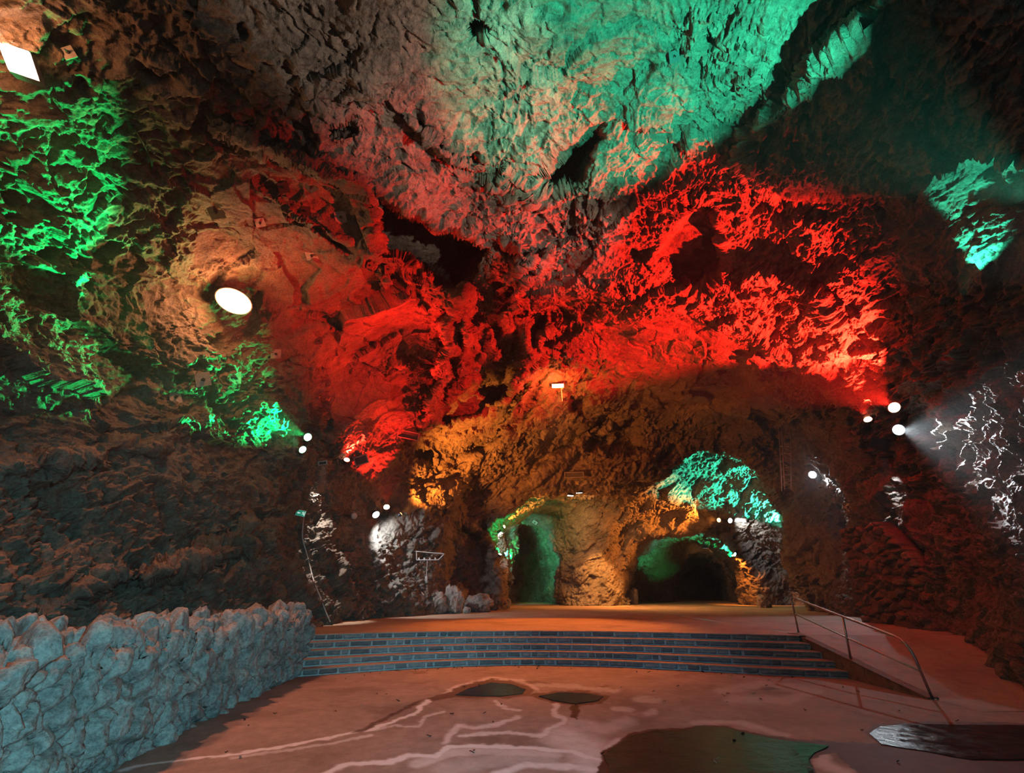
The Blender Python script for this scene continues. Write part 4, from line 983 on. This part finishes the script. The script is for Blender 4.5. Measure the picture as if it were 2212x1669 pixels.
# ------------------------------------------------------------------ puddles
mp, ntp, bp = new_mat('dark_water_film'); gp = N(ntp, 'ShaderNodeNewGeometry'); n1 = noise_n(ntp, gp.outputs['Position'], 4, 6, .6); n2 = noise_n(ntp, gp.outputs['Position'], 26, 4, .6)
ntp.links.new(ramp(ntp, n1, [(.35, (.028, .018, .014)), (.65, (.055, .036, .028))]), bp.inputs['Base Color'])
ntp.links.new(ramp(ntp, n1, [(.36, (.07,) * 3), (.60, (.24,) * 3)]), bp.inputs['Roughness']); bump(ntp, bp, mathn(ntp, 'ADD', n1, mathn(ntp, 'MULTIPLY', n2, .25)), .6, .02)
bp.inputs['IOR'].default_value = 1.33; bp.inputs['Specular IOR Level'].default_value = .10
def puddle(pts, label, seed):
    W = []
    n = len(pts)
    for i in range(n):
        (x0, y0), (x1, y1) = pts[i], pts[(i + 1) % n]; k = max(2, int(math.hypot(x1 - x0, y1 - y0) / 5))
        for q in range(k):
            t = q / k; W.append((x0 + (x1 - x0) * t, y0 + (y1 - y0) * t))
    P = np.array([onz(x, y, .010) for x, y in W]); P[:, :2] += .03 * np.stack([noise(P, 2.6, seed), noise(P, 2.6, seed + 1)], 1) + .012 * np.stack([noise(P, 9, seed + 2), noise(P, 9, seed + 3)], 1)
    c = P.mean(0); bm = bmesh.new(); lo = [bm.verts.new((*(p[:2] - c[:2]), -.012)) for p in P]; hi = [bm.verts.new((*(p[:2] - c[:2]), 0)) for p in P]
    bm.faces.new(hi); m_ = len(P)
    for i in range(m_): bm.faces.new((lo[i], lo[(i + 1) % m_], hi[(i + 1) % m_], hi[i]))
    bmesh.ops.triangulate(bm, faces=bm.faces[:]); bmesh.ops.recalc_face_normals(bm, faces=bm.faces)
    o = bm_obj('puddle', bm, mp); o.location = (c[0], c[1], .012); tag(o, label, 'puddle')
puddle([(1318, 1690), (1312, 1650), (1306, 1630), (1330, 1611), (1362, 1588), (1421, 1576), (1472, 1577), (1523, 1568), (1580, 1573), (1627, 1587), (1706, 1600), (1790, 1610), (1760, 1625), (1745, 1640), (1755, 1660), (1765, 1690)], 'large dark puddle reflecting the lamps at bottom right', 91)
puddle([(1878, 1584), (1900, 1569), (1960, 1563), (2240, 1566), (2240, 1640), (2100, 1640), (2000, 1622), (1900, 1606)], 'dark puddle with painted shade at the right edge below the ramp', 97)  # dark sheet stands partly for water, partly for the floor's shadow
puddle([(985, 1500), (1010, 1486), (1060, 1474), (1105, 1477), (1135, 1488), (1130, 1498), (1080, 1503)], 'shallow brown puddle in front of the middle of the steps', 101)
puddle([(1165, 1503), (1205, 1495), (1262, 1496), (1302, 1504), (1290, 1513), (1245, 1519), (1195, 1512)], 'shallow red-brown puddle right of the brown one before the steps', 105)

# ------------------------------------------------------------------ dead leaves and twigs on the floor
ML = [simple('dry_leaf', (.16, .09, .05), .8, scale=60), simple('pale_dry_leaf', (.42, .30, .2), .8, scale=60), simple('black_wet_leaf', (.02, .017, .015), .6, scale=60)]
def leaf_mesh(i):
    bm = bmesh.new(); L = .055; r = random.Random(i); top = []
    for k in range(9):
        t = k / 8; wd = .022 * math.sin(math.pi * min(1, t * 1.02 + .02)) * r.uniform(.7, 1.2); zz = .004 + .012 * math.sin(t * 3 + i)
        top.append([bm.verts.new((L * (t - .5), -wd, zz + .010)), bm.verts.new((L * (t - .5), 0, zz)), bm.verts.new((L * (t - .5), wd, zz + .008))])
    for a, b in zip(top, top[1:]):
        for k in (0, 1): bm.faces.new((a[k], b[k], b[k + 1], a[k + 1]))
    bmesh.ops.solidify(bm, geom=bm.faces[:], thickness=.0015)
    me = bpy.data.meshes.new('dry_leaf'); bm.to_mesh(me); bm.free(); me.materials.append(ML[i % 3]); return me
LM = [leaf_mesh(i) for i in range(6)]; r = random.Random(5)
for i in range(110):
    if i < 60: x = r.uniform(-4.6, 7.5); y = r.uniform(5.6, 12.5)
    else: x = r.uniform(-4.4, 7.5); y = float(front(np.array([x]), 0)[0]) - abs(r.gauss(0, .45)) - .12
    if y > 13.2 and x < -4.9 or x < -4.6 + .0: continue
    o = bpy.data.objects.new('dry_leaf', LM[i % 6]); COL.objects.link(o); o.location = (x, y, .012); o.rotation_euler = (0, 0, r.uniform(0, 6.3)); k = r.uniform(.7, 1.7); o.scale = (k, k * r.uniform(.5, 1), 1)
    tag(o, 'small dead leaf lying on the cave floor' if i < 60 else 'small dead leaf lying near the foot of the steps', 'leaf', 'dead leaves scattered on the floor' if i < 60 else 'dead leaves gathered below the steps')
print('done', round(time.time() - T0, 1))
